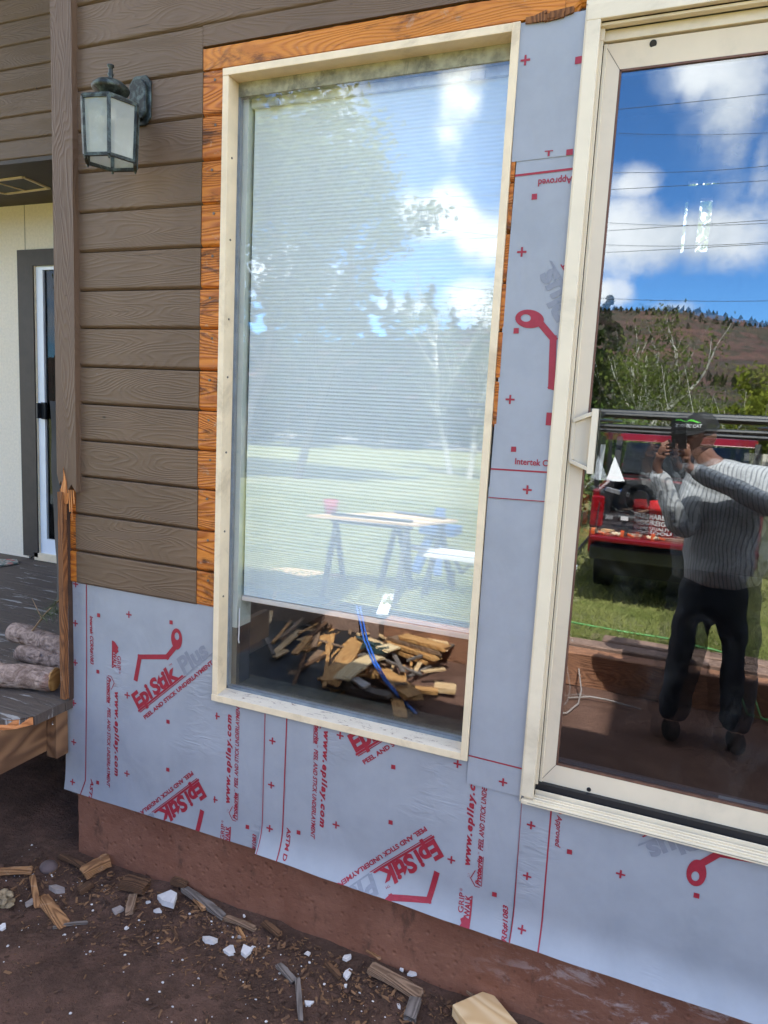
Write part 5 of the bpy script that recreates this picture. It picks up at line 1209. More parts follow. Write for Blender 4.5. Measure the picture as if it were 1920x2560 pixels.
tag(obj('hillside_wood', mb, leafm('distant_scrub', (.03, .036, .022), (.075, .07, .045)), fix=False), 'scattered scrub and small conifers covering the distant red hill', 'woodland', kind='stuff')
# overhead wires
M_wire = plain('wire', (.05, .05, .055), .5, .1, 5, 0)
for i, (a, b, dd, sag) in enumerate((((600, 345), (1240, 300), 15, .3), ((620, 500), (1240, 486), 15, .3), ((620, 612), (1240, 592), 15, .3), ((620, 655), (1240, 643), 15, .3), ((1530, 430), (1920, 414), 16, .5), ((1520, 557), (1920, 558), 16, .5), ((1510, 612), (1920, 606), 16, .5), ((1520, 330), (1920, 330), 16, .4), ((1500, 745), (1920, 752), 16, .3))):
    p, q = M(a[0], a[1], dd), M(b[0], b[1], dd); d = (q - p); p2, q2 = p - d * 1.2, q + d * 1.2; pts = [p2.lerp(q2, k / 24) - Vector((0, 0, sag * math.sin(math.pi * k / 24))) + Vector((0, 0, sag * .95)) for k in range(25)]
    tag(obj('overhead_wire', MB().tube(pts, .006, 5), M_wire), 'overhead utility wire strung across the sky above the yard', 'wire', 'overhead wires')
# ---------------------------------------------------------------- red pickup
M_redp = plain('red_car_paint', (.19, .006, .010), .18, .05, 4, 0, spec=.7); M_dkred = plain('tail_lens', (.30, .006, .010), .12, .1, 30, 0, spec=.8)
M_blk = plain('black_steel', (.02, .02, .021), .4, .2, 10, 0); M_tyre = plain('tyre', (.025, .025, .025), .85, .1, 10, .1); M_chrome = plain('chrome', (.6, .6, .6), .2, .05, 5, 0, metal=1)
M_carglass = glass_mat('car_glass', .05, dust=.02, trans=(.25, .28, .28)); M_bed = plain('dark_bed_liner', (.035, .025, .025), .7, .2, 10, .2)
yr = -5.45; xL_, xR_ = M(1474, 1280, -yr).x, M(1474, 1280, -yr).x + 1.72; xm = (xL_ + xR_) / 2
tk = empty('pickup_truck', (xm, yr - 1.5, GL), 'red pickup truck with its tailgate lowered and tools laid out on it', 'pickup truck')
tz = .70; mb = MB()
for xa_, xb_ in ((xL_, xL_ + .07), (xR_ - .07, xR_)):
    prof = [(yr, .44), (yr, 1.10), (yr - 1.72, 1.12), (yr - 1.72, .44), (yr - 1.35, .42), (yr - 1.25, .68), (yr - .95, .80), (yr - .65, .68), (yr - .55, .44)]
    mb.prism([(xa_, a, b) for a, b in prof], (xb_ - xa_, 0, 0))
mb.box((xL_ + .07, yr - 1.72, .6), (xR_ - .07, yr - 1.66, 1.12)); mb.box((xL_ + .07, yr - 1.65, .62), (xR_ - .07, yr, tz - .03))
cab = [(yr - 1.75, .42), (yr - 1.75, 1.15), (yr - 1.87, 1.56), (yr - 2.0, 1.66), (yr - 3.0, 1.66), (yr - 3.5, 1.20), (yr - 4.7, 1.10), (yr - 4.85, .45)]
mb.prism([(xL_ + .03, a, b) for a, b in cab[:2] + [(yr - 3.45, 1.18)] + cab[5:]], (xR_ - xL_ - .06, 0, 0))
mb.prism([(xL_ + .08, a, b) for a, b in ((yr - 1.88, 1.565), (yr - 2.0, 1.655), (yr - 3.0, 1.655), (yr - 3.0, 1.58))], (xR_ - xL_ - .16, 0, 0))
obj('body', mb, M_redp, tk, bevel=.02)
obj('cab_post', MB().beam((xL_ + .085, yr - 1.77, 1.14), (xL_ + .085, yr - 1.92, 1.60), .07, .09).beam((xR_ - .085, yr - 1.77, 1.14), (xR_ - .085, yr - 1.92, 1.60), .07, .09).box((xL_ + .1, yr - 1.757, 1.0), (xR_ - .1, yr - 1.748, 1.15)), M_blk, tk)
obj('bed_liner', MB().box((xL_ + .0705, yr - 1.64, tz), (xL_ + .078, yr - .02, 1.085)).box((xR_ - .078, yr - 1.64, tz), (xR_ - .0705, yr - .02, 1.085)).box((xL_ + .08, yr - 1.659, tz), (xR_ - .08, yr - 1.645, 1.10)), M_bed, tk)
obj('bed_floor', MB().box((xL_ + .072, yr - 1.64, tz - .028), (xR_ - .072, yr, tz - .02)).box((xL_ + .072, yr - 1.645, tz), (xR_ - .072, yr - 1.655, 1.08)), M_bed, tk)
tg = obj('tailgate', MB().box((xL_ + .06, yr + .02, tz - .055), (xR_ - .06, yr + .50, tz)), M_redp, tk, bevel=.015)
obj('tailgate_cable', MB().tube([(xL_ + .08, yr - .03, 1.04), (xL_ + .09, yr + .28, tz + .01)], .005, 5).tube([(xR_ - .08, yr - .03, 1.04), (xR_ - .09, yr + .28, tz + .01)], .005, 5), M_blk, tk)
for xa_ in (xL_ - .002, xR_ - .128):
    tl_ = obj('tail_light', MB().box((xa_, yr - .01, .72), (xa_ + .13, yr + .03, 1.04)), M_dkred, tk, bevel=.02)
    obj('reflector', MB().tube([(xa_ + .065, yr + .02, .80), (xa_ + .065, yr + .036, .80)], [.055, .045], 20).tube([(xa_ + .065, yr + .02, .93), (xa_ + .065, yr + .036, .93)], [.055, .045], 20), M_dkred, tl_, smooth=False)
obj('bumper', MB().box((xL_ + .03, yr + .0, .40), (xR_ - .03, yr + .12, .54)), plain('dark_bumper', (.10, .10, .095), .35, .1, 8, 0, metal=.5), tk, bevel=.02)
for xa_ in (xL_ + .02, xR_ - .22):
    for yy in (yr - .95, yr - 3.95):
        w__ = obj('wheel', MB().tube([(xa_, yy, GL + .35), (xa_ + .20, yy, GL + .35)], .35, 28), M_tyre, tk, bevel=.02); obj('rim', MB().tube([(xa_ - .004, yy, GL + .35), (xa_ + .204, yy, GL + .35)], .20, 20), M_chrome, w__)
gl_ = MB(); gl_.prism([(xL_ + .14, yr - 1.78, 1.16), (xR_ - .14, yr - 1.78, 1.16), (xR_ - .18, yr - 1.90, 1.55), (xL_ + .18, yr - 1.90, 1.55)], (0, .004, 0)); obj('rear_window', gl_, M_carglass, tk)
obj('cab_interior', MB().box((xL_ + .16, yr - 2.9, 1.0), (xR_ - .16, yr - 2.1, 1.35)).box((xL_ + .25, yr - 2.2, 1.3), (xm - .1, yr - 2.08, 1.52)).box((xm + .1, yr - 2.2, 1.3), (xR_ - .25, yr - 2.08, 1.52)), M_bed, tk, bevel=.03)
obj('underbody', MB().box((xL_ + .15, yr - 4.6, .22), (xR_ - .15, yr - .1, .45)), M_blk, tk)
rk = empty('ladder_rack', (xm, yr - .8, 1.1), 'black pipe ladder rack above the bed of the red pickup', 'ladder rack')
mb = MB()
for yy in (yr - .12, yr - 1.6): mb.tube([(xL_ + .02, yy, 1.10), (xL_ - .02, yy, 1.80), (xL_ + .05, yy, 1.86), (xR_ - .05, yy, 1.86), (xR_ + .02, yy, 1.80), (xR_ - .02, yy, 1.10)], .026, 8)
for xx in (xL_ + .0, xR_ + .0): mb.tube([(xx, yr + .1, 1.80), (xx, yr - 3.0, 1.80)], .022, 8)
obj('rack_pipes', mb, M_blk, rk)
mb = MB(); mb.tube([(-2.6, yr - .5, 1.725), (2.2, yr - .5, 1.76)], .026, 8); mb.tube([(-2.6, yr - .9, 1.69), (2.2, yr - .8, 1.70)], .024, 8); mb.tube([(-2.5, yr - .2, 1.885), (2.3, yr - .3, 1.89)], .03, 8); obj('long_pipes', mb, M_blk, rk)
rg = random.Random(8)
for i in range(12):
    x_ = rg.uniform(xL_ + .2, xR_ - .5); y_ = yr - rg.uniform(.1, 1.3); L = rg.uniform(.3, .9); splinter('bed_board', (x_, y_, tz + .02 + .03 * (i % 4)), (x_ + L * rg.uniform(.3, 1), y_ - L * .4, tz + .06 + .25 * rg.random()), rg.uniform(.03, .09), .025, (M_scrapA, M_scrapD, M_timbg, M_scrapC)[i % 4], 'scrap board thrown into the bed of the red pickup', 'board', 'boards thrown into the truck bed', seed=400 + i, jag=.3)
# things on the tailgate and in the bed
def tm(px, py, y=None): p = M(px, py, -(yr + .25) if y is None else -y); return p
p = tm(1652, 1330); bx_ = p.x; bk = empty('bucket', (bx_, yr + .22, tz + .001), 'red plastic bucket with white lettering standing on the tailgate', 'bucket')
mb = MB(); mb.lathe((bx_, yr + .22, tz + .001), [(0, 0), (.105, 0), (.122, .26), (.136, .265), (.136, .30), (.129, .305), (.129, .35), (.122, .35), (.112, .01), (0, .01)], 32); obj('body', mb, plain('red_plastic', (.62, .012, .012), .35, .05, 5, 0), bk, smooth=True)
def ring_text(txt, z, cap, a0, a1, r, par, mt):
    vs, fs = glyphs(txt, .03); cx_, cy_ = par['_w'][0], par['_w'][1]; mb = MB(); mb.add([(cx_ + r * math.cos(a0 + (a1 - a0) * q.x), cy_ + r * math.sin(a0 + (a1 - a0) * q.x), z + cap * q.y) for q in vs], fs); obj('lettering', mb, mt, par, fix=False)
for txt, z, cap in (('HARBOR', .19, .045), ('FREIGHT', .13, .045), ('QUALITY', .085, .028), ('TOOLS', .045, .028)): ring_text(txt, tz + z, cap, R_(150), R_(30), .124 if z > .1 else .116, bk, M_white)
mb = MB(); cc = tm(1600, 1248, yr - .25)
for k in range(5): a = [cc + Vector((math.cos(j * .262) * (.20 - .012 * k), .015 * k, math.sin(j * .262) * (.20 - .012 * k))) for j in range(25)]; mb.tube(a, .006, 5)
for k in range(30): a_ = k * .2094; mb.tube([cc + Vector((math.cos(a_) * .08, 0, math.sin(a_) * .08)), cc + Vector((math.cos(a_) * .2, .01, math.sin(a_) * .2))], .0025, 4)
mb.tube([cc + Vector((0, -.05, 0)), cc + Vector((0, .03, 0))], .08, 18); tag(obj('shop_fan', mb, M_blk), 'black round shop fan with wire guard in the truck bed', 'fan')
bluep = plain('blue_plastic', (.02, .12, .50), .4, .1, 6, 0); orgp = plain('orange_plastic', (.75, .10, .01), .4, .1, 6, 0); alu = plain('aluminium', (.62, .64, .66), .3, .1, 6, 0, metal=.7)
a_, b_ = tm(1512, 1224, yr - .3), tm(1552, 1236, yr - .3); lv = obj('spirit_level', MB().beam(a_, b_ + Vector((.08, 0, -.01)), .02, .045), alu, bevel=.003); tag(lv, 'silver spirit level with a blue vial block in the truck bed', 'level'); obj('vial_block', MB().box((b_.x - .01, b_.y + .012, b_.z - .04), (b_.x + .03, b_.y + .035, b_.z + .05)), bluep, lv)
for i, (px, lb) in enumerate(((1487, 'orange and black clamp at the left end of the tailgate'), (1560, 'orange and black clamp in the middle of the tailgate'), (1638, 'orange and black clamp right of the bucket'))):
    q = tm(px, 1340); q.z = tz; cl = obj('spring_clamp', MB().box((q.x - .035, yr + .34, tz + .001), (q.x + .0, yr + .42, tz + .055)).beam((q.x, yr + .36, tz + .03), (q.x + .09, yr + .40, tz + .012), .02, .02), orgp, bevel=.004); tag(cl, lb, 'clamp', 'clamps on the tailgate'); obj('grip', MB().box((q.x + .0005, yr + .345, tz + .012), (q.x + .03, yr + .41, tz + .045)), M_blk, cl, bevel=.003)
for i, (px, lb) in enumerate(((1530, 'striped rope knot left of the bucket on the tailgate'), (1618, 'striped rope knot before the bucket on the tailgate'))):
    q = tm(px, 1345); mb = MB(); mb.tube([(q.x + .012 * k, yr + .40 + .012 * math.sin(k * 1.4), tz + .022 + .010 * math.cos(k * 2)) for k in range(9)], .016, 7); tag(obj('rope_bundle', mb, plain('pale_rope', (.70, .60, .42), .8, .3, 60, .5), smooth=True), lb, 'rope', 'rope bundles on the tailgate')
for i, (x_, y_, L, lb) in enumerate(((-.60, .14, .12, 'short pale block at the left of the tailgate'), (-.42, .26, .22, 'pinkish lath left of the middle of the tailgate'), (-.05, .30, .24, 'pinkish board behind the rope on the tailgate'), (.10, .12, .2, 'board piece right of the bucket'))):
    splinter('board_piece', (x_, yr + y_, tz + .002), (x_ + L, yr + y_ + .03, tz + .002), .08, .02, M_pale if i == 0 else M_timbg, lb, 'board', 'board pieces on the tailgate', seed=200 + i, jag=.2)
q = tm(1548, 1305); dr = obj('power_drill', MB().box((q.x - .02, yr + .1, tz + .001), (q.x + .08, yr + .18, tz + .06)).tube([(q.x - .03, yr + .14, tz + .15), (q.x + .14, yr + .14, tz + .15)], .035, 12).beam((q.x + .03, yr + .14, tz + .05), (q.x + .04, yr + .14, tz + .14), .05, .04), M_blk, bevel=.006); tag(dr, 'black power drill standing on the tailgate left of the bucket', 'drill'); obj('label_panel', MB().box((q.x + .0, yr + .176, tz + .13), (q.x + .07, yr + .180, tz + .17)), M_white, dr)
for i, (a, b, c_, lb) in enumerate((((1487, 1200), (1500, 1112), (1512, 1112), 'narrow white board leaning in the truck bed'), ((1512, 1205), (1535, 1142), (1560, 1205), 'white triangular panel leaning in the truck bed'))):
    P3 = [tm(*a, yr - 1.2), tm(*b, yr - 1.45), tm(*c_, yr - 1.3)]; mb = MB(); mb.prism(P3 + ([P3[2] + (P3[0] - P3[1])] if i == 0 else []), (0, -.02, 0)); tag(obj('white_board', mb, M_white), lb, 'panel')
q = tm(1905, 1180, yr - .4); tag(obj('cardboard_panel', MB().box((q.x, q.y, 1.12), (q.x + .6, q.y + .02, 1.55)).box((q.x + .1, q.y + .02, 1.15), (q.x + .5, q.y + .03, 1.5)), plain('pale_board', (.60, .57, .48), .8, .1, 6, .1)), 'pale flat panel carried at the right side of the bed', 'panel')
mb = MB(); mb.tube([(xL_ + .02, yr + .1, .62), (xL_ - .10, yr + .25, .45), (xL_ - .12, yr + .45, .15), (xL_ + .0, yr + .75, .06), (xL_ + .18, yr + .8, .06)], .012, 7); tag(obj('black_cable', mb, M_blk, smooth=True), 'thick black cable hanging from the truck to the grass', 'cable')

# ---------------------------------------------------------------- saw stand, worktable and scrap in the window reflection
def Gw(px, py, z): return G(px, py, z)
ztop = .86; c4 = [Gw(750, 1297, ztop), Gw(996, 1288, ztop), Gw(1135, 1310, ztop), Gw(1030, 1322, ztop)]
wt = empty('worktable', (sum(q.x for q in c4) / 4, sum(q.y for q in c4) / 4, .1), 'plywood worktable top laid on folding sawhorses in the grass', 'table')
obj('tabletop', MB().prism(c4, (0, 0, .02)), M_pale, wt)
for k, (f, g) in enumerate(((.25, .15), (.75, .85))):
    a, b = c4[0].lerp(c4[1], g), c4[3].lerp(c4[2], g); mid = a.lerp(b, .5); sh = MB()
    dv_ = (b - a).normalized(); sh.beam(a.lerp(b, .1), a.lerp(b, .9), .05, .08)
    for s_ in (.15, .85):
        q = a.lerp(b, s_); n_ = Vector((-dv_.y, dv_.x, 0))
        for sg in (-1, 1): sh.beam(q - Vector((0, 0, .05)), Vector((q.x + n_.x * .28 * sg, q.y + n_.y * .28 * sg, lawn_h(q.x, q.y))), .04, .04)
    obj('sawhorse', sh, M_blk, wt)
q = Gw(812, 1288, ztop + .02); tag(obj('red_cup', MB().lathe((q.x, q.y, ztop + .0205), [(0, 0), (.05, 0), (.065, .12), (.058, .12), (.045, .006), (0, .006)], 18), plain('red_cup', (.35, .03, .05), .4), smooth=True), 'small red cup on the plywood worktable', 'cup')
ms = empty('mitre_saw', (Gw(1040, 1400, .25).x, Gw(1040, 1400, .25).y, .2), 'blue mitre saw stand with white support rails', 'saw')
pb_ = Gw(1040, 1440, .24); mb = MB()
mb.beam(pb_ + Vector((-.05, 0, 0)), pb_ + Vector((.1, -.25, .62)), .10, .05); mb.beam(pb_ + Vector((.18, 0, 0)), pb_ + Vector((.1, -.25, .62)), .08, .05); mb.box((pb_.x - .05, pb_.y - .35, .62), (pb_.x + .30, pb_.y - .05, .70)); mb.lathe((pb_.x + .1, pb_.y - .2, .70), [(0, 0), (.08, .02), (.09, .05), (.05, .10), (0, .11)], 18)
obj('body', mb, plain('saw_blue', (.03, .09, .24), .4, .1, 6, 0), ms, bevel=.006)
rz_ = .62; ra, rb = Gw(1012, 1372, rz_), Gw(1215, 1398, rz_); rc_, rd = Gw(1036, 1390, rz_ - .04), Gw(1215, 1414, rz_ - .04)
obj('support_rail', MB().beam(ra, rb + (rb - ra), .10, .03).beam(rc_, rd + (rd - rc_), .06, .03), M_white, ms)
br_ = Gw(1140, 1440, .35); obj('bracket', MB().beam(br_ + Vector((-.1, 0, .22)), br_ + Vector((.02, 0, 0)), .03, .03).beam(br_ + Vector((.02, 0, 0)), br_ + Vector((.18, 0, .2)), .03, .03).beam(br_ + Vector((-.05, 0, .02)), br_ + Vector((-.05, 0, -.2)), .03, .03).beam(br_ + Vector((.15, 0, .1)), br_ + Vector((.15, 0, -.2)), .03, .03), M_chrome, ms)
mb = MB().prism([Gw(662, 1430, .235), Gw(712, 1428, .235), Gw(800, 1440, .235), Gw(745, 1452, .235)], (0, 0, .015)); tag(obj('plywood_offcut', mb, M_pale), 'flat plywood offcut lying on the grass', 'plywood')
mb = MB().prism([Gw(700, 1462, .20), Gw(875, 1452, .20), Gw(800, 1482, .19), Gw(748, 1500, .19), Gw(640, 1480, .20)], (0, 0, .02)); tag(obj('grey_sheet', mb, plain('grey_sheet', (.30, .31, .34), .8, .1, 6, .1)), 'flat grey sheet lying at the edge of the grass', 'sheet')
mb = MB().prism([Gw(795, 1448, .235), Gw(850, 1446, .235), Gw(830, 1453, .235)], (0, 0, .02)); tag(obj('red_scrap', mb, plain('red_sheet', (.5, .07, .05), .6)), 'thin red scrap beside the grey sheet', 'scrap')
# the heap in the pit
mb = grid(-3.6, -1.75, -3.3, -1.25, 40, 40, lambda x, y: .05 + .035 * mn.noise(Vector((x * 3, y * 2, 0))) + .02 * mn.noise(Vector((x * 9, y * 5, 4)))); tag(obj('shade_sheet', mb, plain('shade_sheet', (.014, .013, .014), .5, .3, 8, .5), smooth=True, fix=False), 'crumpled black sheet added to deepen the shade under the scrap heap, beside the deck', 'dark sheet')  # dark sheet added to deepen the shaded ground around the heap
M_lath = grain_wood('bright_lath', (.78, .62, .38), (.66, .46, .24), 'x', rough=.6, bump=.4, line=36)
heap = [((799, 1735), (880, 1619), .11, .05, M_scrapB, 'thick orange brown beam end standing up in the heap', .10, 0), ((826, 1722), (935, 1655), .10, .018, M_lath, 'bright new lath bowed across the heap', .13, .03), ((735, 1646), (882, 1560), .07, .03, M_scrapB, 'long split board running back from the heap', .04, 0),
 ((768, 1573), (890, 1498), .08, .025, M_scrapA, 'long weathered board behind the split board', .05, 0), ((786, 1578), (849, 1553), .14, .02, M_pale, 'tan flat board piece in the heap', .03, 0), ((953, 1630), (1073, 1676), .09, .03, M_scrapB, 'front weathered board of the small stack', .06, 0), ((958, 1618), (1085, 1664), .09, .03, M_scrapB, 'second weathered board of the small stack', .10, 0),
 ((965, 1608), (1100, 1650), .09, .03, M_scrapA, 'third weathered board of the small stack', .13, 0), ((985, 1604), (1112, 1640), .09, .03, M_scrapB, 'top weathered board of the small stack', .16, 0), ((1073, 1580), (1085, 1640), .13, .04, M_pale, 'pale lumber piece standing behind the small stack', .10, 0), ((935, 1640), (975, 1628), .10, .015, M_lath, 'square bright offcut on the heap', .16, 0),
 ((930, 1696), (1026, 1772), .11, .04, M_scrapB, 'broad orange board slanting down to the right', .05, 0), ((786, 1724), (965, 1764), .07, .03, M_scrapD, 'grey brown board lying lowest in the heap', .05, 0), ((1020, 1744), (1086, 1750), .06, .03, M_scrapB, 'short yellowish board right of the heap', .02, 0), ((1066, 1738), (1132, 1746), .09, .04, M_pale, 'short board with green edge right of the heap', .02, 0),
 ((790, 1748), (838, 1742), .12, .05, M_scrapB, 'orange wedge at the foot of the heap', .01, 0), ((690, 1724), (716, 1698), .05, .03, M_scrapA, 'small shard left of the heap', .01, 0), ((762, 1680), (814, 1634), .03, .02, M_scrapB, 'thin splinter left of the thick beam end', .03, 0), ((975, 1770), (985, 1820), .07, .02, M_scrapB, 'short board pointing to the house below the heap', .02, 0),
 ((900, 1745), (1000, 1772), .06, .02, M_scrapA, 'thin board under the slanting board', .02, 0), ((870, 1560), (905, 1590), .05, .02, M_scrapC, 'dark broken piece behind the cable', .04, 0), ((890, 1700), (960, 1705), .12, .03, M_scrapB, 'wide broken slab in the middle of the heap', .06, 0), ((860, 1712), (900, 1738), .06, .02, M_paint, 'white painted fragment on the heap', .09, 0)]
rg = random.Random(17); kinds = ((M_scrapA, 'weathered'), (M_scrapB, 'orange'), (M_scrapC, 'rotten dark'), (M_scrapD, 'grey'), (M_pale, 'pale'))
for i in range(58):
    px, py = rg.uniform(650, 1040), rg.uniform(1545, 1745); a_ = rg.gauss(-.75, .55); L = rg.uniform(35, 130); k = kinds[i % 5]
    heap.append(((px, py), (px + L * math.cos(a_), py + L * math.sin(a_)), rg.uniform(.015, .05), rg.uniform(.008, .02), k[0], k[1] + ' splinter among the loose pieces of the scrap heap', rg.uniform(.03, .12), 0))
for i, (a, b, wd, th, mt, lb, z_, bd) in enumerate(heap): splinter('heap_board', G(*a, z_), G(*b, z_), wd * 1.1, th * .8, mt, lb, 'board', 'boards in the scrap heap', seed=300 + i, bend=bd, jag=.35)
for k, off in enumerate((0, 1)):  # second hose imitates the ghost line of the double pane
    mb = MB(); mb.tube([G(876 + 9 * k, 1474, .22), G(878 + 9 * k, 1530, .20), G(894 + 8 * k, 1612, .18), G(915 + 8 * k, 1670, .17), G(945 + 6 * k, 1720, .12), G(985 + 4 * k, 1765, .03), G(1022 + 3 * k, 1802, .01)], .007, 7)
    tag(obj('air_hose', mb, plain('blue_hose', (.04, .16, .62), .35, .1, 10, 0), smooth=True), 'blue air hose over the scrap heap, drawn twice to copy its doubled reflection', 'hose', 'blue air hose and its ghost')
for k in range(2):  # second batten repeats the strip as the doubled glass mirrors it
    a, b = G(955 + 14 * k, 1494, .26), G(934 + 14 * k, 1545, .22); tag(obj('white_batten', MB().beam(a, b, .05, .012), M_white, bevel=.002), 'white batten lying on the grass, drawn twice to copy its doubled reflection', 'batten', 'white batten and its ghost')
mb = MB(); cc = G(920, 1632, .16)
for k in range(4): mb.tube([cc + Vector((math.cos(j * .35) * (.07 + .01 * k), math.sin(j * .35) * .05, .02 * math.sin(j + k))) for j in range(19)], .006, 5)
mb.tube([cc + Vector((-.2, -.15, .0)), cc + Vector((0, 0, .02))], .012, 6); tag(obj('cable_tangle', mb, plain('teal_black', (.03, .06, .06), .3, .3, 10, 0)), 'tangle of dark cable with clamps on the heap', 'cable')

for k, x_ in enumerate((.25, .9, 1.7)):
    make_tree('shrub', ('sunlit shrub seen through the far window of the room', 'second shrub behind the far window', 'third shrub behind the house')[k], 'shrubs behind the house', (x_, 8.5, -.3), 7.0, 'dec', 81 + k, L_shr, M_barkd, 4500, .06, .7, .04, 'shrub')
# ---------------------------------------------------------------- photographer
def skin(verts, edges, sub=2):
    me = bpy.data.meshes.new('s'); me.from_pydata([Vector(v[:3]) for v in verts], edges, []); o = bpy.data.objects.new('s', me); C.objects.link(o)
    o.modifiers.new('s', 'SKIN'); sd__ = o.modifiers.new('u', 'SUBSURF'); sd__.levels = sub; sd__.render_levels = sub
    for i, v in enumerate(verts):
        s_ = me.skin_vertices[0].data[i]; s_.radius = (v[3], v[4] if len(v) > 4 else v[3]); s_.use_root = (i == 0)
    bpy.context.view_layer.update(); dg = bpy.context.evaluated_depsgraph_get(); ev = bpy.data.meshes.new_from_object(o.evaluated_get(dg))
    mb = MB(); mb.add([v.co.copy() for v in ev.vertices], [tuple(p.vertices) for p in ev.polygons]); bpy.data.objects.remove(o); return mb
pc = Vector((.31, -2.30, 0))
person = empty('person', (pc.x, pc.y, 0), 'person in striped white shirt and black cap holding up a phone, mirrored in the door', 'person')
M_skin = plain('skin', (.28, .135, .09), .55, .1, 14, .05)
X, Y = pc.x, pc.y
hd = Vector((X - .19, Y + .06, 1.735)); shR, shL = (X + .20, Y + .02, 1.50), (X - .18, Y + .04, 1.50); elR, elL = (X + .24, Y + .20, 1.37), (X - .22, Y + .20, 1.20); wrR, wrL = (.065, -1.99, 1.57), (-.085, -1.985, 1.56)
V = [(X, Y, .92, .12), (X, Y, 1.12, .12), (X, Y + .01, 1.34, .13), (X - .01, Y + .02, 1.50, .09), (X - .12, Y + .03, 1.58, .055), (hd.x, hd.y, hd.z - .06, .06), (*shR, .055), (*elR, .042), (*wrR, .028), (*shL, .055), (*elL, .042), (*wrL, .028),
     (X + .10, Y, .86, .085), (X + .15, Y + .02, .48, .055), (X + .17, Y, .09, .040), (X + .17, Y + .12, .04, .035), (X - .10, Y, .86, .085), (X - .14, Y + .02, .48, .055), (X - .17, Y, .09, .040), (X - .17, Y + .12, .04, .035)]
E_ = [(0, 1), (1, 2), (2, 3), (3, 4), (4, 5), (3, 6), (6, 7), (7, 8), (3, 9), (9, 10), (10, 11), (0, 12), (12, 13), (13, 14), (14, 15), (0, 16), (16, 17), (17, 18), (18, 19)]
ph = Vector((0, -1.925, 1.755))
def hand(wi, palm, side):
    b = len(V); V.append((*palm, .024, .016)); E_.append((wi, b)); pw = Vector(palm)
    for k in range(4):
        f0_ = pw + Vector((side * .012, -.004, .028 - .017 * k)); f1_ = pw + Vector((-side * .022, -.018, .032 - .019 * k)); f2_ = f1_ + Vector((-side * (.020 - .003 * abs(k - 1)), .004, .003)); n = len(V); V.extend([(*f0_, .0095), (*f1_, .0085), (*f2_, .0070)]); E_.extend([(b, n), (n, n + 1), (n + 1, n + 2)])
    n = len(V); t0 = pw + Vector((0, -.012, .03)); t1 = pw + Vector((-side * .03, -.03, .05)); V.extend([(*t0, .011), (*t1, .009)]); E_.extend([(b, n), (n, n + 1)])
hand(8, (.052, -1.945, 1.655), 1); hand(11, (-.056, -1.945, 1.655), -1)
body = skin(V, E_, 1)
# head: an egg with brow, nose, mouth, chin and ears, turned toward the phone
fd = Vector((-.55, .80, -.12)).normalized(); sx_ = fd.cross(Vector((0, 0, 1))).normalized(); uz = sx_.cross(fd)
bm = bmesh.new(); bmesh.ops.create_uvsphere(bm, u_segments=32, v_segments=24, radius=1); hv = []
bm.verts.index_update()
def gau(a, b, c_, x, y, z, s): return math.exp(-((a - x) ** 2 + (b - y) ** 2 + (c_ - z) ** 2) / (2 * s * s))
for v in bm.verts:
    a, b, c_ = v.co.x, v.co.y, v.co.z                     # a: forward, b: side, c: up
    k = 1.0 + (.10 * gau(a, b, c_, .9, 0, -.85, .35)); jaw = 1 - .22 * max(0, -c_)
    f = a * .098 * k; s_ = b * .076 * jaw; u_ = c_ * .118
    f += .026 * gau(a, b, c_, 1, 0, -.08, .13) + .014 * gau(a, b, c_, 1, 0, .08, .10) + .006 * gau(a, b, c_, .9, 0, .30, .22) + .007 * gau(a, b, c_, .9, 0, -.42, .10) - .008 * (gau(a, b, c_, .9, .34, .08, .12) + gau(a, b, c_, .9, -.34, .08, .12)) + .010 * gau(a, b, c_, .8, 0, -.75, .16)
    s_ += (.014 if b > 0 else -.014) * gau(a, abs(b), c_, -.05, 1, -.02, .13)
    hv.append(hd + fd * f + sx_ * s_ + uz * u_)
body.add(hv, [tuple(v.index for v in f.verts) for f in bm.faces]); bm.free()
bo = obj('body', body, M_skin, person, smooth=True)
mb = MB()
for s_ in (-1, 1): mb.ball(hd + fd * .086 + sx_ * s_ * .030 + uz * .010, .012, 2)
obj('eyes', mb, plain('eye', (.25, .22, .2), .2, .2, 60, 0), person, smooth=True)
m, t = mat('striped_shirt'); v = t.co(); x, y, z = t.sep(v)
stp = t.m('SINE', t.m('MULTIPLY', t.m('ADD', t.m('ADD', x, t.m('MULTIPLY', y, .6)), t.m('MULTIPLY', t.noise(v, 5, 2, .5), .05)), 300))
c = t.mix(t.ramp(stp, .35, .9), (.54, .55, .56), (.22, .24, .27)); t.out(t.pr(Base_Color=c, Roughness=.85, Normal=t.bump(t.noise(t.mp(v, (1.5, 1.5, 1)), 9, 4, .6, .8), .8, .03)))
S = [(X, Y, .84, .21, .16), (X, Y, 1.08, .245, .19), (X, Y + .01, 1.32, .235, .165), (X - .02, Y + .02, 1.48, .16, .11), (X - .11, Y + .03, 1.565, .075, .07), (*shR, .092), (*[a * .5 + b * .5 for a, b in zip(shR, elR)], .074), (*elR, .064), (wrR[0] + .01, wrR[1] - .005, wrR[2] - .005, .046), (*shL, .092), (*[a * .5 + b * .5 for a, b in zip(shL, elL)], .076), (*elL, .070), (wrL[0] - .0, wrL[1] - .005, wrL[2] - .01, .050)]
def crumple(mb, a, f):
    for v in mb.v: v += Vector((mn.noise(v * f), mn.noise(v * f + Vector((9, 0, 0))), .5 * mn.noise(v * f + Vector((0, 9, 0))))) * a + Vector((mn.noise(v * f * 2.6), mn.noise(v * f * 2.6 + Vector((4, 0, 0))), 0)) * a * .45
    return mb
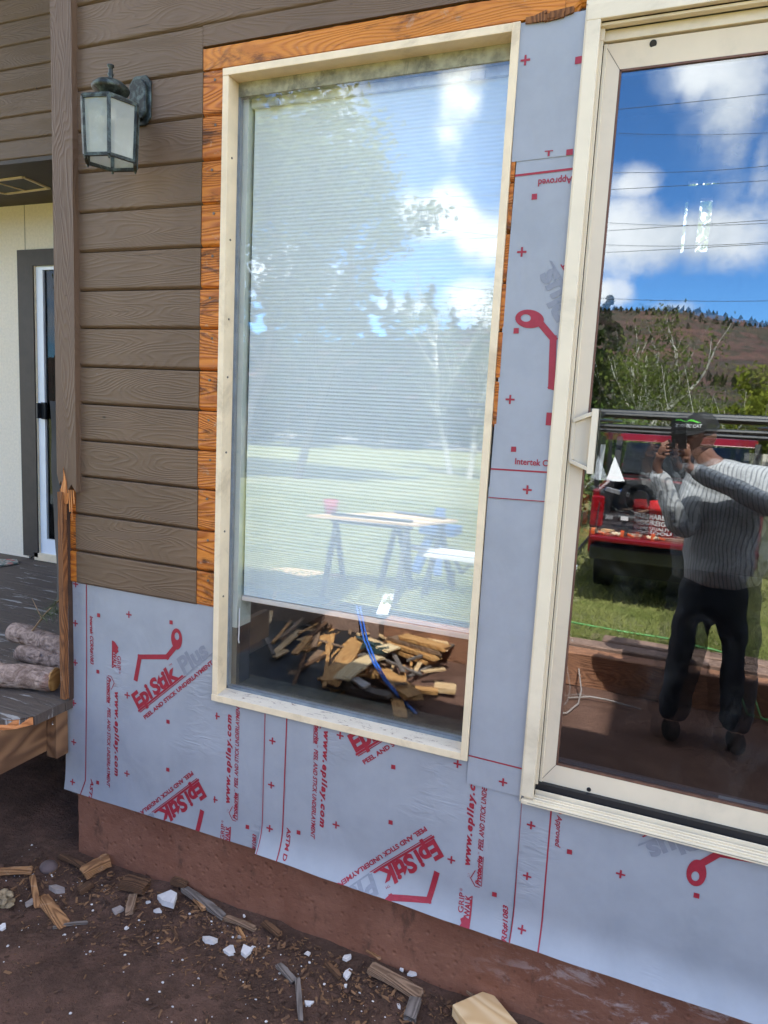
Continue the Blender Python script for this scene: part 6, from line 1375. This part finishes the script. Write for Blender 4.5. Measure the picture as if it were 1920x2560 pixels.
obj('shirt', crumple(skin(S, [(0, 1), (1, 2), (2, 3), (3, 4), (3, 5), (5, 6), (6, 7), (7, 8), (3, 9), (9, 10), (10, 11), (11, 12)], 3), .022, 7), m, person, smooth=True)
mb = MB(); nb = Vector((X - .115, Y + .03, 1.575))
for s_ in (-1, 1):
    mb.add([nb + sx_ * s_ * .02 + fd * .085, nb + sx_ * s_ * .085 + fd * .02 + Vector((0, 0, .035)), nb + sx_ * s_ * .10 + fd * .03 - Vector((0, 0, .03)), nb + sx_ * s_ * .055 + fd * .105 - Vector((0, 0, .05))], [(0, 1, 2, 3)])
co__ = obj('collar', mb, m, person, fix=False); co__.modifiers.new('t', 'SOLIDIFY').thickness = .004
T_ = [(X, Y, 1.06, .20, .15), (X, Y, .90, .20, .15), (X + .11, Y, .76, .125), (X + .145, Y + .02, .48, .102), (X + .16, Y, .26, .098), (X + .17, Y, .07, .086), (X - .11, Y, .76, .125), (X - .135, Y + .02, .48, .102), (X - .155, Y, .26, .098), (X - .17, Y, .07, .086)]
obj('trousers', crumple(skin(T_, [(0, 1), (1, 2), (2, 3), (3, 4), (4, 5), (1, 6), (6, 7), (7, 8), (8, 9)], 3), .016, 7), plain('dark_denim', (.020, .024, .034), .85, .15, 30, .3), person, smooth=True)
mb = MB()
for sx__ in (-.17, .17): mb.ball((X + sx__, Y + .06, .045), (.052, .15, .05), 3)
obj('boots', mb, plain('boot_leather', (.015, .013, .012), .95, .2, 20, 0, spec=.1), person, smooth=True)
cap = MB(); hm = Matrix((fd, sx_, uz)).transposed()
b = 0; nU, nV = 28, 10
for j in range(nV + 1):
    ph_ = j / nV * math.pi / 2
    for i in range(nU):
        a = 2 * math.pi * i / nU; v = Vector((math.cos(a) * math.cos(ph_) * .110, math.sin(a) * math.cos(ph_) * .090, .030 + .098 * math.sin(ph_))); cap.v.append(hd + hm @ v)
for j in range(nV):
    for i in range(nU): cap.f.append((j * nU + i, j * nU + (i + 1) % nU, (j + 1) * nU + (i + 1) % nU, (j + 1) * nU + i))
M_cap = plain('black_cap', (.016, .016, .016), .8, .2, 20, .2)
cp = obj('cap', cap, M_cap, person, smooth=True, fix=False)
bl_ = MB(); n = 14
for z_ in (0, -.004):
    for i in range(n + 1):
        a = -1.15 + 2.3 * i / n; bl_.v.append(hd + hm @ Vector((math.cos(a) * .104, math.sin(a) * .086, .036 + z_)))
    for i in range(n + 1):
        a = -1.15 + 2.3 * i / n; bl_.v.append(hd + hm @ Vector((.09 + .088 * math.cos(a * .9), math.sin(a) * .082, .014 + z_ + .012 * abs(a))))
q = n + 1
for i in range(n): bl_.f += [(i, i + 1, q + i + 1, q + i), (2 * q + i, 3 * q + i, 3 * q + i + 1, 2 * q + i + 1), (q + i, q + i + 1, 3 * q + i + 1, 3 * q + i)]
obj('brim', bl_, M_cap, cp, fix=False)
def capmap(u_, w_): a = u_; v = Vector((math.cos(a) * math.cos(w_) * .1115, math.sin(a) * math.cos(w_) * .0915, .030 + .0995 * math.sin(w_))); return hd + hm @ v
vs, fs = glyphs('ARCTIC CAT', .03, .2)
mb = MB(); mb.add([capmap(-.75 + 1.5 * q_.x, .24 + .17 * q_.y) for q_ in vs], fs); obj('lettering', mb, M_white, cp, fix=False)
lp = [(-.7, .50), (-.35, .62), (0, .72), (.2, .68), (.75, .44), (.25, .58), (.35, .50), (.1, .60), (-.2, .58), (-.45, .50)]
mb = MB(); mb.add([capmap(-a_, w_) for a_, w_ in lp], [(0, 1, 9), (1, 8, 9), (1, 2, 8), (2, 7, 8), (2, 3, 7), (3, 5, 7), (5, 6, 7), (3, 4, 5)]); obj('emblem', mb, plain('lime_green', (.12, .72, .04), .5, .05, 6, 0), cp, fix=False)
phn = empty('phone', (0, -1.925, 1.70), 'black phone held up in both hands in front of the photographer', 'phone')
rot_ = rm.to_4x4()
obj('phone_body', MB().box((-.039, -.120, .012), (.039, .040, .020), Matrix.Translation((0, -1.9, 1.78)) @ rot_), M_blk, phn, bevel=.003)
for o in list(bpy.data.objects):
    if '_w' in o: del o['_w']
